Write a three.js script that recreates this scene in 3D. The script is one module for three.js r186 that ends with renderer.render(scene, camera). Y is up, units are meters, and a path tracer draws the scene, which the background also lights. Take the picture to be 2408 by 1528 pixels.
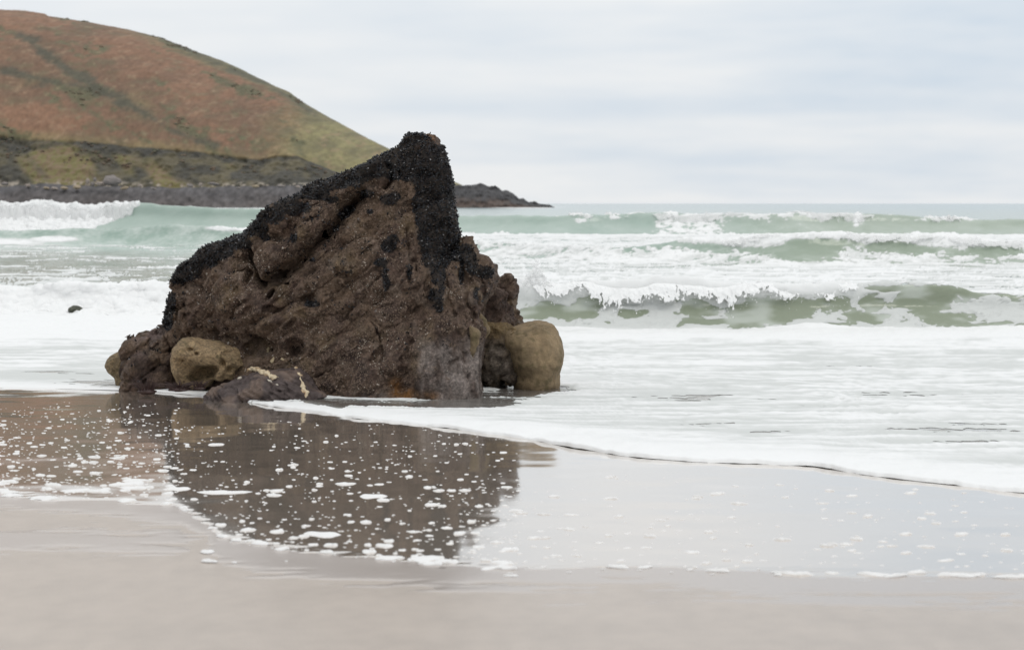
import * as THREE from 'three';
import { mergeGeometries, mergeVertices } from 'three/addons/utils/BufferGeometryUtils.js';

// ---------------------------------------------------------------- camera, sky, sun, exposure
const scene = new THREE.Scene();
const QW = 2408, QH = 1528, FQ = 3371, EYE = 1.65, TILT = Math.atan((QH / 2 - 478) / FQ);   // survey units: the view measured 2408 units wide
const camera = new THREE.PerspectiveCamera(2 * Math.atan(QH / 2 / FQ) * 180 / Math.PI, QW / QH, 0.1, 20000);
camera.position.set(0, EYE, 0);
camera.rotation.set(-TILT, 0, 0);
camera.focus = 11.9;
camera.userData.fStop = 2.8;
scene.add(camera);

const renderer = new THREE.WebGLRenderer({ antialias: true });
renderer.toneMapping = THREE.LinearToneMapping;
renderer.toneMappingExposure = 1.0;
renderer.shadowMap.enabled = true;

const sun = new THREE.DirectionalLight(new THREE.Color(1, 0.95, 0.88), 0.7);
sun.position.set(14, 30, 6);
sun.target.position.set(0, 0, -12);
sun.castShadow = true;
sun.shadow.radius = 40;
sun.shadow.mapSize.set(2048, 2048);
Object.assign(sun.shadow.camera, { left: -14, right: 14, top: 14, bottom: -14, near: 1, far: 80 });
scene.add(sun, sun.target);

// ---------------------------------------------------------------- small maths
const clamp = (v, a = 0, b = 1) => v < a ? a : v > b ? b : v;
const lerp = (a, b, t) => a + (b - a) * t;
const ss = (a, b, v) => { const t = clamp((v - a) / (b - a)); return t * t * (3 - 2 * t); };
function rng(seed) { let s = seed >>> 0; return () => { s = (s + 0x6D2B79F5) >>> 0; let t = Math.imul(s ^ (s >>> 15), 1 | s); t = (t + Math.imul(t ^ (t >>> 7), 61 | t)) ^ t; return ((t ^ (t >>> 14)) >>> 0) / 4294967296; }; }
const PERM = new Uint8Array(514); { const r = rng(77), p = [...Array(256).keys()]; for (let i = 255; i > 0; i--) { const j = Math.floor(r() * (i + 1)); [p[i], p[j]] = [p[j], p[i]]; } for (let i = 0; i < 513; i++) PERM[i] = p[i & 255]; }
const fade = t => t * t * t * (t * (t * 6 - 15) + 10);
const GR = new Float32Array(768); { const r = rng(99); for (let i = 0; i < 256; i++) { let x, y, z, l; do { x = r() * 2 - 1; y = r() * 2 - 1; z = r() * 2 - 1; l = x * x + y * y + z * z; } while (l > 1 || l < 0.1); l = 1.35 / Math.sqrt(l); GR[i * 3] = x * l; GR[i * 3 + 1] = y * l; GR[i * 3 + 2] = z * l; } }
function n3(x, y, z) {
  const xf = Math.floor(x), yf = Math.floor(y), zf = Math.floor(z), X = xf & 255, Y = yf & 255, Z = zf & 255;
  x -= xf; y -= yf; z -= zf; const u = x * x * x * (x * (x * 6 - 15) + 10), v = y * y * y * (y * (y * 6 - 15) + 10), w = z * z * z * (z * (z * 6 - 15) + 10), x1 = x - 1, y1 = y - 1, z1 = z - 1;
  const A = PERM[X] + Y, B = PERM[X + 1] + Y, AA = PERM[A] + Z, AB = PERM[A + 1] + Z, BA = PERM[B] + Z, BB = PERM[B + 1] + Z;
  let i = PERM[AA] * 3; const a = GR[i] * x + GR[i + 1] * y + GR[i + 2] * z; i = PERM[BA] * 3; const b = GR[i] * x1 + GR[i + 1] * y + GR[i + 2] * z;
  i = PERM[AB] * 3; const c = GR[i] * x + GR[i + 1] * y1 + GR[i + 2] * z; i = PERM[BB] * 3; const d = GR[i] * x1 + GR[i + 1] * y1 + GR[i + 2] * z;
  i = PERM[AA + 1] * 3; const e = GR[i] * x + GR[i + 1] * y + GR[i + 2] * z1; i = PERM[BA + 1] * 3; const f = GR[i] * x1 + GR[i + 1] * y + GR[i + 2] * z1;
  i = PERM[AB + 1] * 3; const g = GR[i] * x + GR[i + 1] * y1 + GR[i + 2] * z1; i = PERM[BB + 1] * 3; const h = GR[i] * x1 + GR[i + 1] * y1 + GR[i + 2] * z1;
  const p = a + (b - a) * u, q = c + (d - c) * u, r = e + (f - e) * u, s = g + (h - g) * u, t = p + (q - p) * v, o = r + (s - r) * v; return t + (o - t) * w;
}
function fbm(x, y, z, o = 4, g = 0.5) { let a = 1, s = 0, t = 0; for (let i = 0; i < o; i++) { s += a * n3(x, y, z); t += a; a *= g; x = x * 2.03 + 17.1; y = y * 2.03 + 5.7; z = z * 2.03 + 9.3; } return s / t * 1.6; }
// cellular noise in 3-D: distance to the nearest point, and to the second nearest
function cell3(x, y, z) {
  const X = Math.floor(x), Y = Math.floor(y), Z = Math.floor(z); let a = 9, b = 9;
  for (let i = -1; i < 2; i++) for (let j = -1; j < 2; j++) for (let k = -1; k < 2; k++) {
    const h = PERM[(PERM[(PERM[(X + i) & 255] + Y + j) & 255] + Z + k) & 255], h2 = PERM[(h + 57) & 255], h3 = PERM[(h2 + 31) & 255];
    const dx = X + i + h / 255 - x, dy = Y + j + h2 / 255 - y, dz = Z + k + h3 / 255 - z, d = dx * dx + dy * dy + dz * dz;
    if (d < a) { b = a; a = d; } else if (d < b) b = d;
  }
  return [Math.sqrt(a), Math.sqrt(b)];
}
// periodic 2-D noise for tiling textures
function np(x, y, per) {
  const xf = Math.floor(x), yf = Math.floor(y); x -= xf; y -= yf; const m = i => ((i % per) + per) % per, u = fade(x), v = fade(y);
  const g = (i, j, a, b) => { const h = PERM[(PERM[m(i) & 255] + m(j)) & 255] / 255 * 6.2832; return Math.cos(h) * a + Math.sin(h) * b; };
  return lerp(lerp(g(xf, yf, x, y), g(xf + 1, yf, x - 1, y), u), lerp(g(xf, yf + 1, x, y - 1), g(xf + 1, yf + 1, x - 1, y - 1), u), v) * 1.5;
}
function cellp(x, y, per) {
  const X = Math.floor(x), Y = Math.floor(y), m = i => ((i % per) + per) % per; let a = 9, b = 9, id = 0;
  for (let i = -1; i < 2; i++) for (let j = -1; j < 2; j++) {
    const h = PERM[(PERM[m(X + i) & 255] + m(Y + j)) & 255], h2 = PERM[(h + 71) & 255], dx = X + i + 0.1 + 0.8 * h / 255 - x, dy = Y + j + 0.1 + 0.8 * h2 / 255 - y, d = dx * dx + dy * dy;
    if (d < a) { b = a; a = d; id = h; } else if (d < b) b = d;
  }
  return [Math.sqrt(a), Math.sqrt(b), id / 255];
}
// a table over the view angle, read with smooth steps
function table(rows) { return q => { let i = 0; if (q <= rows[0][0]) return rows[0][1]; while (i < rows.length - 2 && q > rows[i + 1][0]) i++; if (q >= rows[rows.length - 1][0]) return rows[rows.length - 1][1]; return lerp(rows[i][1], rows[i + 1][1], ss(rows[i][0], rows[i + 1][0], q)); }; }
function tableLin(rows) { return q => { let i = 0; if (q <= rows[0][0]) return rows[0][1]; while (i < rows.length - 2 && q > rows[i + 1][0]) i++; return lerp(rows[i][1], rows[i + 1][1], clamp((q - rows[i][0]) / (rows[i + 1][0] - rows[i][0]))); }; }
// survey helpers: the point seen at (qx, qy) at distance d in front of the lens, and the reverse
const CT = Math.cos(TILT), ST = Math.sin(TILT);
function slopeOf(qy) { const cy = -(qy - QH / 2) / FQ; return (cy * CT - ST) / (cy * ST + CT); }
function at(qx, qy, d) { const cy = -(qy - QH / 2) / FQ, k = d / (cy * ST + CT); return new THREE.Vector3((qx - QW / 2) / FQ * k, EYE + (cy * CT - ST) * k, -d); }
function project(x, y, z) { const dy = y - EYE, yc = dy * CT - z * ST, depth = -(z * CT) - dy * ST; return [QW / 2 + FQ * x / depth, QH / 2 - FQ * yc / depth]; }
// the beach: a plane that falls 4 cm a metre towards the sea
const FALL = 0.04, D0 = 11.85;
const beachY = d => FALL * (D0 - d);
function onBeach(qx, qy) { const m = slopeOf(qy), d = (EYE - FALL * D0) / (-m - FALL); return at(qx, qy, d); }

// ---------------------------------------------------------------- the sky: bright thin overcast with blue showing through on one side
{
  const W = 2560, H = 1280, data = new Float32Array(W * H * 4);
  for (let j = 0; j < H; j++) {
    const e = ((j + 0.5) / H - 0.5) * Math.PI, se = Math.sin(Math.max(e, 0)), lift = 1 + 0.42 * se, ed = e * 180 / Math.PI;
    for (let i = 0; i < W; i++) {
      const az = ((i + 0.5) / W - 0.5) * 2 * Math.PI, k = (j * W + i) * 4;
      const ce = Math.cos(e), dx = Math.cos(az) * ce, dz = Math.sin(az) * ce;
      let blue = 0.3;
      if (ed > -1) {
        const a = Math.atan2(dx, -dz);                                   // 0 straight ahead, positive to the right
        const side = 0.5 + 0.5 * Math.sin(clamp(a * 2.6, -1.57, 1.57)) * Math.cos(a * 0.5);
        const fr = 1 / (0.14 + Math.max(se, 0)), cx = dx * fr, cz = dz * fr;  // the cloud sheet seen in perspective
        const n = ed > 45 ? 0 : fbm(cx * 0.55, cz * 1.5, 3.1, 6, 0.6) * 0.85 + fbm(dx * 5 + 2, ed * 0.62, dz * 5, 5, 0.55) * 0.75;
        blue = clamp(0.05 + 0.60 * side * ss(-1, 5.5, ed) + n * (0.28 + 0.42 * side), 0, 1);
        blue *= 1 - 0.7 * ss(12, 50, ed);
      }
      data[k] = lerp(0.835, 0.56, blue) * lift; data[k + 1] = lerp(0.848, 0.655, blue) * lift; data[k + 2] = lerp(0.855, 0.755, blue) * lift; data[k + 3] = 1;
    }
  }
  const t = new THREE.DataTexture(data, W, H, THREE.RGBAFormat, THREE.FloatType);
  t.mapping = THREE.EquirectangularReflectionMapping; t.magFilter = t.minFilter = THREE.LinearFilter; t.colorSpace = THREE.LinearSRGBColorSpace; t.needsUpdate = true;
  scene.background = t; scene.environment = t;
}
console.log('sky');

// ---------------------------------------------------------------- materials, textures, naming
function tex(size, fn, srgb = false, repeat = 1) {
  const d = new Uint8Array(size * size * 4);
  for (let j = 0; j < size; j++) for (let i = 0; i < size; i++) { const c = fn(i / size, j / size), k = (j * size + i) * 4; if (typeof c === 'number') d[k] = d[k + 1] = d[k + 2] = clamp(c) * 255; else { d[k] = clamp(c[0]) * 255; d[k + 1] = clamp(c[1]) * 255; d[k + 2] = clamp(c[2]) * 255; } d[k + 3] = 255; }
  const t = new THREE.DataTexture(d, size, size, THREE.RGBAFormat); t.wrapS = t.wrapT = THREE.RepeatWrapping; t.magFilter = THREE.LinearFilter; t.minFilter = THREE.LinearMipmapLinearFilter; t.generateMipmaps = true;
  if (srgb) t.colorSpace = THREE.SRGBColorSpace; t.repeat.set(repeat, repeat); t.needsUpdate = true; return t;
}
const lin = (r, g, b) => new THREE.Color().setRGB(r, g, b);
const taken = {};
function numbered(name) { const n = taken[name] = (taken[name] ?? -1) + 1; return n ? `${name}_${String(n).padStart(3, '0')}` : name; }
function put(o, name, parent = scene, data = {}) { o.name = parent === scene ? numbered(name) : name; Object.assign(o.userData, data); o.castShadow = o.receiveShadow = true; parent.add(o); return o; }
function mesh(name, geometry, material, parent = scene, data = {}) { return put(new THREE.Mesh(geometry, material), name, parent, data); }
function geo(pos, idx, col, uv) { const g = new THREE.BufferGeometry(); g.setAttribute('position', new THREE.BufferAttribute(pos instanceof Float32Array ? pos : new Float32Array(pos), 3)); if (idx) g.setIndex(new THREE.BufferAttribute(idx instanceof Uint32Array ? idx : new Uint32Array(idx), 1)); if (col) g.setAttribute('color', new THREE.BufferAttribute(col instanceof Float32Array ? col : new Float32Array(col), 3)); if (uv) g.setAttribute('uv', new THREE.BufferAttribute(uv instanceof Float32Array ? uv : new Float32Array(uv), 2)); return g; }

// ---------------------------------------------------------------- solids from distance fields (surface nets, only the cells near the surface)
function solid(f, lo, hi, c, B = 8) {
  const nx = Math.ceil((hi[0] - lo[0]) / c / B) * B, ny = Math.ceil((hi[1] - lo[1]) / c / B) * B, nz = Math.ceil((hi[2] - lo[2]) / c / B) * B;
  const sx = nx + 1, sy = ny + 1, sz = nz + 1, F = new Float32Array(sx * sy * sz).fill(NaN), live = [];
  for (let k = 0; k < nz; k += B) for (let j = 0; j < ny; j += B) for (let i = 0; i < nx; i += B) {
    const v = f(lo[0] + (i + B / 2) * c, lo[1] + (j + B / 2) * c, lo[2] + (k + B / 2) * c);
    if (Math.abs(v) > B * c * 1.25 + 0.06) continue;
    live.push([i, j, k]);
    for (let kk = k; kk <= k + B; kk++) for (let jj = j; jj <= j + B; jj++) for (let ii = i; ii <= i + B; ii++) { const n = (kk * sy + jj) * sx + ii; if (F[n] !== F[n]) F[n] = f(lo[0] + ii * c, lo[1] + jj * c, lo[2] + kk * c); }
  }
  const id = new Int32Array(nx * ny * nz).fill(-1), pos = [], idx = [];
  const C = []; for (let n = 0; n < 8; n++) C.push([n & 1, n >> 1 & 1, n >> 2]);
  for (const [bi, bj, bk] of live) for (let k = bk; k < bk + B; k++) for (let j = bj; j < bj + B; j++) for (let i = bi; i < bi + B; i++) {
    let m = 0; const v = []; for (let n = 0; n < 8; n++) { const w = F[((k + C[n][2]) * sy + j + C[n][1]) * sx + i + C[n][0]]; v.push(w); if (w < 0) m |= 1 << n; }
    if (m === 0 || m === 255) continue;
    let x = 0, y = 0, z = 0, e = 0;
    for (let a = 0; a < 8; a++) for (const s of [1, 2, 4]) { const b = a | s; if (b === a || ((m >> a & 1) === (m >> b & 1))) continue; const t = v[a] / (v[a] - v[b]); x += lerp(C[a][0], C[b][0], t); y += lerp(C[a][1], C[b][1], t); z += lerp(C[a][2], C[b][2], t); e++; }
    id[(k * ny + j) * nx + i] = pos.length / 3; pos.push(lo[0] + (i + x / e) * c, lo[1] + (j + y / e) * c, lo[2] + (k + z / e) * c);
  }
  const at3 = (i, j, k) => i < 0 || j < 0 || k < 0 || i >= nx || j >= ny || k >= nz ? -1 : id[(k * ny + j) * nx + i];
  for (const [bi, bj, bk] of live) for (let k = bk; k < bk + B; k++) for (let j = bj; j < bj + B; j++) for (let i = bi; i < bi + B; i++) {
    const a = F[(k * sy + j) * sx + i];
    for (let ax = 0; ax < 3; ax++) {
      const b = F[((k + (ax === 2)) * sy + j + (ax === 1)) * sx + i + (ax === 0)];
      if ((a < 0) === (b < 0)) continue;
      const q = ax === 0 ? [at3(i, j - 1, k - 1), at3(i, j, k - 1), at3(i, j, k), at3(i, j - 1, k)] : ax === 1 ? [at3(i - 1, j, k - 1), at3(i - 1, j, k), at3(i, j, k), at3(i, j, k - 1)] : [at3(i - 1, j - 1, k), at3(i, j - 1, k), at3(i, j, k), at3(i - 1, j, k)];
      if (q.some(w => w < 0)) continue;
      if (a < 0) idx.push(q[0], q[1], q[2], q[0], q[2], q[3]); else idx.push(q[0], q[2], q[1], q[0], q[3], q[2]);
    }
  }
  const g = geo(pos, idx); g.computeVertexNormals(); return g;
}
// colour by a function of place and normal, and uv in metres from whichever axis each face looks along
function dress(g, colour, tile = 1) {
  const P = g.attributes.position.array, N = g.attributes.normal.array, I = g.index.array, map = new Map(), pos = [], nor = [], col = [], uv = [], idx = [];
  for (let t = 0; t < I.length; t += 3) {
    const a = [0, 0, 0]; for (let v = 0; v < 3; v++) for (let c = 0; c < 3; c++) a[c] += N[I[t + v] * 3 + c];
    const w = a.map(Math.abs), ax = w[2] >= w[0] * 0.8 && w[2] >= w[1] * 0.8 ? 2 : w[0] > w[1] ? 0 : 1;
    for (let v = 0; v < 3; v++) {
      const n = I[t + v], key = n * 3 + ax; let m = map.get(key);
      if (m === undefined) {
        m = pos.length / 3; map.set(key, m); const x = P[n * 3], y = P[n * 3 + 1], z = P[n * 3 + 2];
        pos.push(x, y, z); nor.push(N[n * 3], N[n * 3 + 1], N[n * 3 + 2]); col.push(...colour(x, y, z, N[n * 3], N[n * 3 + 1], N[n * 3 + 2]));
        uv.push((ax === 0 ? z : x) / tile, (ax === 1 ? z : y) / tile);
      }
      idx.push(m);
    }
  }
  const o = geo(pos, idx, col, uv); o.setAttribute('normal', new THREE.BufferAttribute(new Float32Array(nor), 3)); return o;
}
const smin = (a, b, k) => { const h = Math.max(k - Math.abs(a - b), 0) / k; return Math.min(a, b) - h * h * k / 4; };
const smax = (a, b, k) => -smin(-a, -b, k);
const ell = (x, y, z, e) => { const a = (x - e[0]) / e[3], b = (y - e[1]) / e[4], c = (z - e[2]) / e[5], r = Math.sqrt(a * a + b * b + c * c); return (r - 1) * Math.min(e[3], e[4], e[5]); };
const cap = (x, y, z, a, b, r0, r1) => { const dx = b.x - a.x, dy = b.y - a.y, dz = b.z - a.z, t = clamp(((x - a.x) * dx + (y - a.y) * dy + (z - a.z) * dz) / (dx * dx + dy * dy + dz * dz)); return Math.hypot(x - a.x - dx * t, y - a.y - dy * t, z - a.z - dz * t) - lerp(r0, r1, t); };

// ---------------------------------------------------------------- the beach
const sandBump = tex(1024, (u, v) => { let s = 0.5; s += 0.16 * np(u * 24, v * 24, 24) + 0.12 * np(u * 90, v * 90, 90) + 0.12 * np(u * 220, v * 220, 220); return s; });
const sandTone = tex(1024, (u, v) => { const a = np(u * 3, v * 5, 15) * 0.06 + np(u * 6, v * 6, 6) * 0.05 + np(u * 19, v * 19, 19) * 0.05 + np(u * 160, v * 160, 160) * 0.05 + np(u * 330, v * 330, 330) * 0.05, s = np(u * 70 + 9, v * 70, 70) > 0.93 ? -0.2 : 0; return [0.93 + a + s, 0.93 + a + s, 0.93 + a + s]; });
const dampSand = new THREE.MeshPhysicalMaterial({ color: lin(0.435, 0.366, 0.308), map: sandTone, bumpMap: sandBump, bumpScale: 0.0010, roughness: 0.36, ior: 2.0 });
const FILM = [[-900, 1160], [0, 1166], [130, 1178], [300, 1184], [420, 1196], [485, 1232], [515, 1268], [600, 1284], [720, 1298], [880, 1314], [1050, 1328], [1300, 1340], [1600, 1346], [1950, 1350], [2408, 1362], [3300, 1380]];
const filmEdge = tableLin(FILM);
function sandHeight(x, d) {
  let y = beachY(Math.min(d, 17)) - 0.02 * Math.max(0, d - 17) * (d < 40 ? 1 : 40 / d) + 0.008 * fbm(x * 0.4, d * 0.6, 1.7, 3) + 0.0012 * fbm(x * 2.5, d * 3, 4.2, 2);
  return y;
}
{
  const rows = 150, cols = 150, pos = [], uv = [], idx = [];
  for (let j = 0; j <= rows; j++) { const d = 0.5 + 26 * Math.pow(j / rows, 1.3); for (let i = 0; i <= cols; i++) { const x = (i / cols - 0.5) * 40; pos.push(x, sandHeight(x, d) - 0.0045, -d); uv.push(x / 1.3, d / 1.3); } }
  for (let j = 0; j < rows; j++) for (let i = 0; i < cols; i++) { const a = j * (cols + 1) + i, b = a + 1, c = a + cols + 1, e = c + 1; idx.push(a, b, e, a, e, c); }
  const g = geo(pos, idx, null, uv); g.computeVertexNormals();
  mesh('beach_sand', g, dampSand, scene, { kind: 'structure', label: 'damp smooth grey-brown sand of the beach' });
}
// sheets cut along a contour: value > 0 stays
function contour(P, N, C, V, I, lift, extra) {
  const pos = [], col = [], idx = [], own = new Map(), cut = new Map();
  const vert = (x, y, z, c) => { pos.push(x, y, z); if (C) col.push(c[0], c[1], c[2]); return pos.length / 3 - 1; };
  const keep = i => { let m = own.get(i); if (m === undefined) { const t = lift(V[i], i); m = vert(P[i * 3] + N[i * 3] * t, P[i * 3 + 1] + N[i * 3 + 1] * t, P[i * 3 + 2] + N[i * 3 + 2] * t, C && [C[i * 3], C[i * 3 + 1], C[i * 3 + 2]]); own.set(i, m); } return m; };
  const mid = (i, j) => {
    if (i > j) [i, j] = [j, i]; const key = i * 4194304 + j; let m = cut.get(key);
    if (m === undefined) { const t = V[i] / (V[i] - V[j]), l = lift(0, i), L = k => lerp(P[i * 3 + k], P[j * 3 + k], t) + lerp(N[i * 3 + k], N[j * 3 + k], t) * l; m = vert(L(0), L(1), L(2), C && [0, 1, 2].map(k => lerp(C[i * 3 + k], C[j * 3 + k], t))); cut.set(key, m); }
    return m;
  };
  for (let t = 0; t < I.length; t += 3) {
    const v = [I[t], I[t + 1], I[t + 2]], on = v.map(i => V[i] > 0), n = on[0] + on[1] + on[2];
    if (n === 0) continue;
    if (n === 3) { idx.push(keep(v[0]), keep(v[1]), keep(v[2])); continue; }
    const s = n === 1 ? on.indexOf(true) : on.indexOf(false), a = v[s], b = v[(s + 1) % 3], c = v[(s + 2) % 3];
    if (n === 1) idx.push(keep(a), mid(a, b), mid(a, c)); else { const p = mid(a, b), q = mid(a, c); idx.push(p, keep(b), keep(c), p, keep(c), q); }
  }
  const g = geo(pos, idx, C ? col : null); g.computeVertexNormals(); return g;
}
// the film of water left on the sand: mirror smooth, its edge ragged
const rippleBump = tex(1024, (u, v) => 0.5 + 0.20 * np(u * 7, v * 22, 22 * 7) + 0.16 * np(u * 16, v * 48, 48 * 16) + 0.06 * np(u * 60, v * 130, 7800), false);
const film = new THREE.MeshPhysicalMaterial({ color: lin(0.66, 0.565, 0.475), metalness: 0.65, roughness: 0.085, ior: 1.6, clearcoat: 1, clearcoatRoughness: 0.06, bumpMap: rippleBump, bumpScale: 0.00035 });
const margin = new THREE.MeshPhysicalMaterial({ color: lin(0.50, 0.44, 0.395), metalness: 0.38, roughness: 0.25, ior: 1.7, bumpMap: sandBump, bumpScale: 0.0006 });
let filmSheet;
{
  const cols = 520, rows = 420, P = [], V = [], V2 = [], I = [];
  for (let j = 0; j <= rows; j++) for (let i = 0; i <= cols; i++) {
    const u = (i / cols - 0.5) * 1.5, d = lerp(4.6, 14.5, Math.pow(j / rows, 1.25)), x = u * d, y = sandHeight(x, d);
    P.push(x, y, -d);
    const [qx, qy] = project(x, beachY(d), -d);
    const dEdge = -onBeach(qx, filmEdge(qx)).z;
    const band = 0.17 + 0.10 * fbm(x * 0.8, 2.2, 3.1, 2) - Math.abs(d + onBeach(qx, 1270 - 0.015 * qx).z) - 0.3 * ss(380, 560, qx);   // a second, narrower tongue of water
    const fray = 0.10 * fbm(x * 1.1, d * 2.5, 7.7, 4) + 0.16 * fbm(x * 2.5, d * 22, 2.7, 4, 0.6);
    V.push(d - dEdge + fray); V2.push(Math.max(d - dEdge + 0.42 + 0.25 * fbm(x * 0.6, d * 1.5, 12.7, 3), band + 0.1) + fray * 1.6);
  }
  for (let j = 0; j < rows; j++) for (let i = 0; i < cols; i++) { const a = j * (cols + 1) + i, b = a + 1, c = a + cols + 1, e = c + 1; I.push(a, b, e, a, e, c); }
  const N = new Float32Array(P.length); for (let i = 1; i < N.length; i += 3) N[i] = 1;
  const sheet = (v, low) => {
    const g = contour(P, N, null, v, I, t => low - 0.0032 * ss(0.12, 0, t));
    const p = g.attributes.position.array, uv = new Float32Array(p.length / 3 * 2); for (let i = 0; i < uv.length / 2; i++) { uv[i * 2] = p[i * 3] / 2.1; uv[i * 2 + 1] = p[i * 3 + 2] / 2.1; }
    g.setAttribute('uv', new THREE.BufferAttribute(uv, 2)); return g;
  };
  mesh('damp_sand', sheet(V2, -0.0022), margin, scene, { kind: 'structure', label: 'damp sheen of sand along the edge of the water film' });
  const g = sheet(V, 0);
  filmSheet = mesh('wet_sand', g, film, scene, { kind: 'structure', label: 'mirror-wet sand under a thin film of water, flecked with foam' });
}
// foam flecks drifting on the film
const foamBump = tex(512, (u, v) => { const [a] = cellp(u * 40, v * 40, 40), [b] = cellp(u * 90, v * 90, 90); return 0.9 - a * 0.5 - b * 0.3; });
const foamWhite = new THREE.MeshPhysicalMaterial({ color: lin(0.74, 0.73, 0.72), roughness: 0.75 });
{
  const r = rng(41), kinds = [];
  for (let k = 0; k < 14; k++) {                                        // a fleck: a few merged lobes, domed, flat below
    const lobes = k < 4 ? 1 : 2 + Math.floor(r() * 4), L = [];
    for (let n = 0; n < lobes; n++) L.push([n ? (r() - 0.5) * 1.7 : 0, n ? (r() - 0.5) * 0.9 : 0, n ? 0.3 + r() * 0.4 : 0.45 + r() * 0.3, r() * 9]);
    const A = 30, R = 4, pos = [0, 0, 0], idx = [];
    for (let m = 1; m <= R; m++) for (let a = 0; a < A; a++) {
      const th = a / A * Math.PI * 2, cx = Math.cos(th), cy = Math.sin(th); let reach = 0.1;
      for (let s = 1.6; s > 0.1; s -= 0.02) { let ins = false; for (const l of L) { const dx = cx * s - l[0], dy = cy * s - l[1]; if (dx * dx + dy * dy < l[2] * l[2] * (1 + 0.25 * Math.sin(3 * Math.atan2(dy, dx) + l[3]))) ins = true; } if (ins) { reach = s; break; } }
      const s = m / R, hgt = Math.sqrt(Math.max(0, 1 - Math.pow(s, 3)));
      pos.push(cx * reach * Math.pow(s, 0.8), hgt * (0.8 + 0.2 * Math.sin(th * 3 + l0(L))), cy * reach * Math.pow(s, 0.8));
    }
    pos[1] = 1;
    for (let a = 0; a < A; a++) { const b = (a + 1) % A; idx.push(0, 1 + b, 1 + a); for (let m = 0; m < R - 1; m++) { const p = 1 + m * A; idx.push(p + a, p + b, p + A + b, p + a, p + A + b, p + A + a); } }
    const g = geo(pos, idx); g.computeVertexNormals(); kinds.push(g);
  }
  function l0(L) { return L[0][3]; }
  const spots = [], grid = new Map();
  const add = (qx, qy, w, long = 1) => {                                // w: width in metres
    if (qy > filmEdge(qx) + 1 && r() > 0.15) return; const p = onBeach(qx, qy), key = Math.round(p.x * 14) + ',' + Math.round(p.z * 9); if (grid.has(key) && r() > 0.25) return; grid.set(key, 1);
    spots.push({ p, w, long, turn: (r() - 0.5) * 0.9, kind: Math.floor(r() * kinds.length), h: clamp(w * (0.12 + r() * 0.12), 0.0025, 0.010) });
  };
  const size = (a, b) => a + (b - a) * Math.pow(r(), 2.6);
  const dens = (qx, qy) => fbm(qx * 0.006, qy * 0.02, 8.1, 2);
  for (let n = 0; n < 620; n++) { const qx = 380 + r() * 840, qy = 1000 + Math.pow(r(), 0.75) * 325; if (dens(qx, qy) < -0.35) continue; add(qx, qy, size(0.011, 0.062) * lerp(0.6, 1.25, (qy - 1000) / 325), 1 + r() * 0.5); }
  for (let n = 0; n < 640; n++) { const qx = -60 + r() * 480, qy = 950 + Math.pow(r(), 0.8) * 225; add(qx, qy, size(0.011, 0.058) * lerp(0.6, 1.3, (qy - 950) / 225), 1 + r() * 1.0); }
  for (let n = 0; n < 34; n++) { const qx = -20 + r() * 430; add(qx, filmEdge(qx) - 4 - r() * 36, 0.04 + r() * 0.10, 1.2 + r()); }
  for (let n = 0; n < 40; n++) { const qx = 510 + r() * 560; add(qx, filmEdge(qx) - 2 - Math.pow(r(), 1.5) * 40, 0.03 + r() * 0.06, 1 + r() * 0.8); }
  for (const [qx, qy, w, l] of [[575, 1127, 0.20, 1.5], [520, 1159, 0.17, 2], [870, 1168, 0.15, 1], [690, 1092, 0.05, 1.5], [810, 1138, 0.09, 1.2], [640, 1165, 0.09, 1.3], [760, 1257, 0.17, 1.6], [900, 1176, 0.09, 1.4], [315, 1130, 0.14, 2.2], [300, 1138, 0.16, 2], [420, 1150, 0.13, 1.3], [150, 1147, 0.12, 1.8], [840, 1290, 0.2, 1.8], [730, 1285, 0.17, 1.8], [1010, 1312, 0.12, 1.2], [505, 1045, 0.11, 2.4]]) add(qx, qy, w, l);
  for (let n = 0; n < 420; n++) { const qx = 1150 + r() * 1290, qy = 1085 + Math.pow(r(), 0.7) * 268; if (qy < 1100 + (qx - 1200) * 0.05) continue; add(qx, qy, size(0.012, 0.055), 1.4 + r() * 1.6); }
  for (let n = 0; n < 30; n++) { const qx = 1100 + r() * 1300; add(qx, filmEdge(qx) - 1 - r() * 14, 0.03 + r() * 0.07, 2 + r() * 2); }
  spots.sort((a, b) => b.w * b.w * b.long / (b.p.z * b.p.z) - a.w * a.w * a.long / (a.p.z * a.p.z));
  const o = new THREE.Object3D(), rest = [];
  spots.forEach((s, n) => {
    const y = sandHeight(s.p.x, -s.p.z) - 0.0008;
    o.position.set(s.p.x, y, s.p.z); o.rotation.set(0, s.turn, 0); o.scale.set(s.w * 0.5 * Math.sqrt(s.long) * 1.15, s.h, s.w * 0.5 / Math.sqrt(s.long)); o.updateMatrix();
    if (n < 300) { const m = mesh('foam_patch', kinds[s.kind], foamWhite, filmSheet); m.position.copy(o.position); m.rotation.copy(o.rotation); m.scale.copy(o.scale); } else rest.push([s.kind, o.matrix.clone()]);
  });
  const tiny = new THREE.SphereGeometry(1, 8, 3, 0, 6.2832, 0, 1.5708); tiny.deleteAttribute('uv');
  const parts = rest.map(([k, m]) => { const g = kinds[k].clone(); return g.applyMatrix4(m); });
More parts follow.
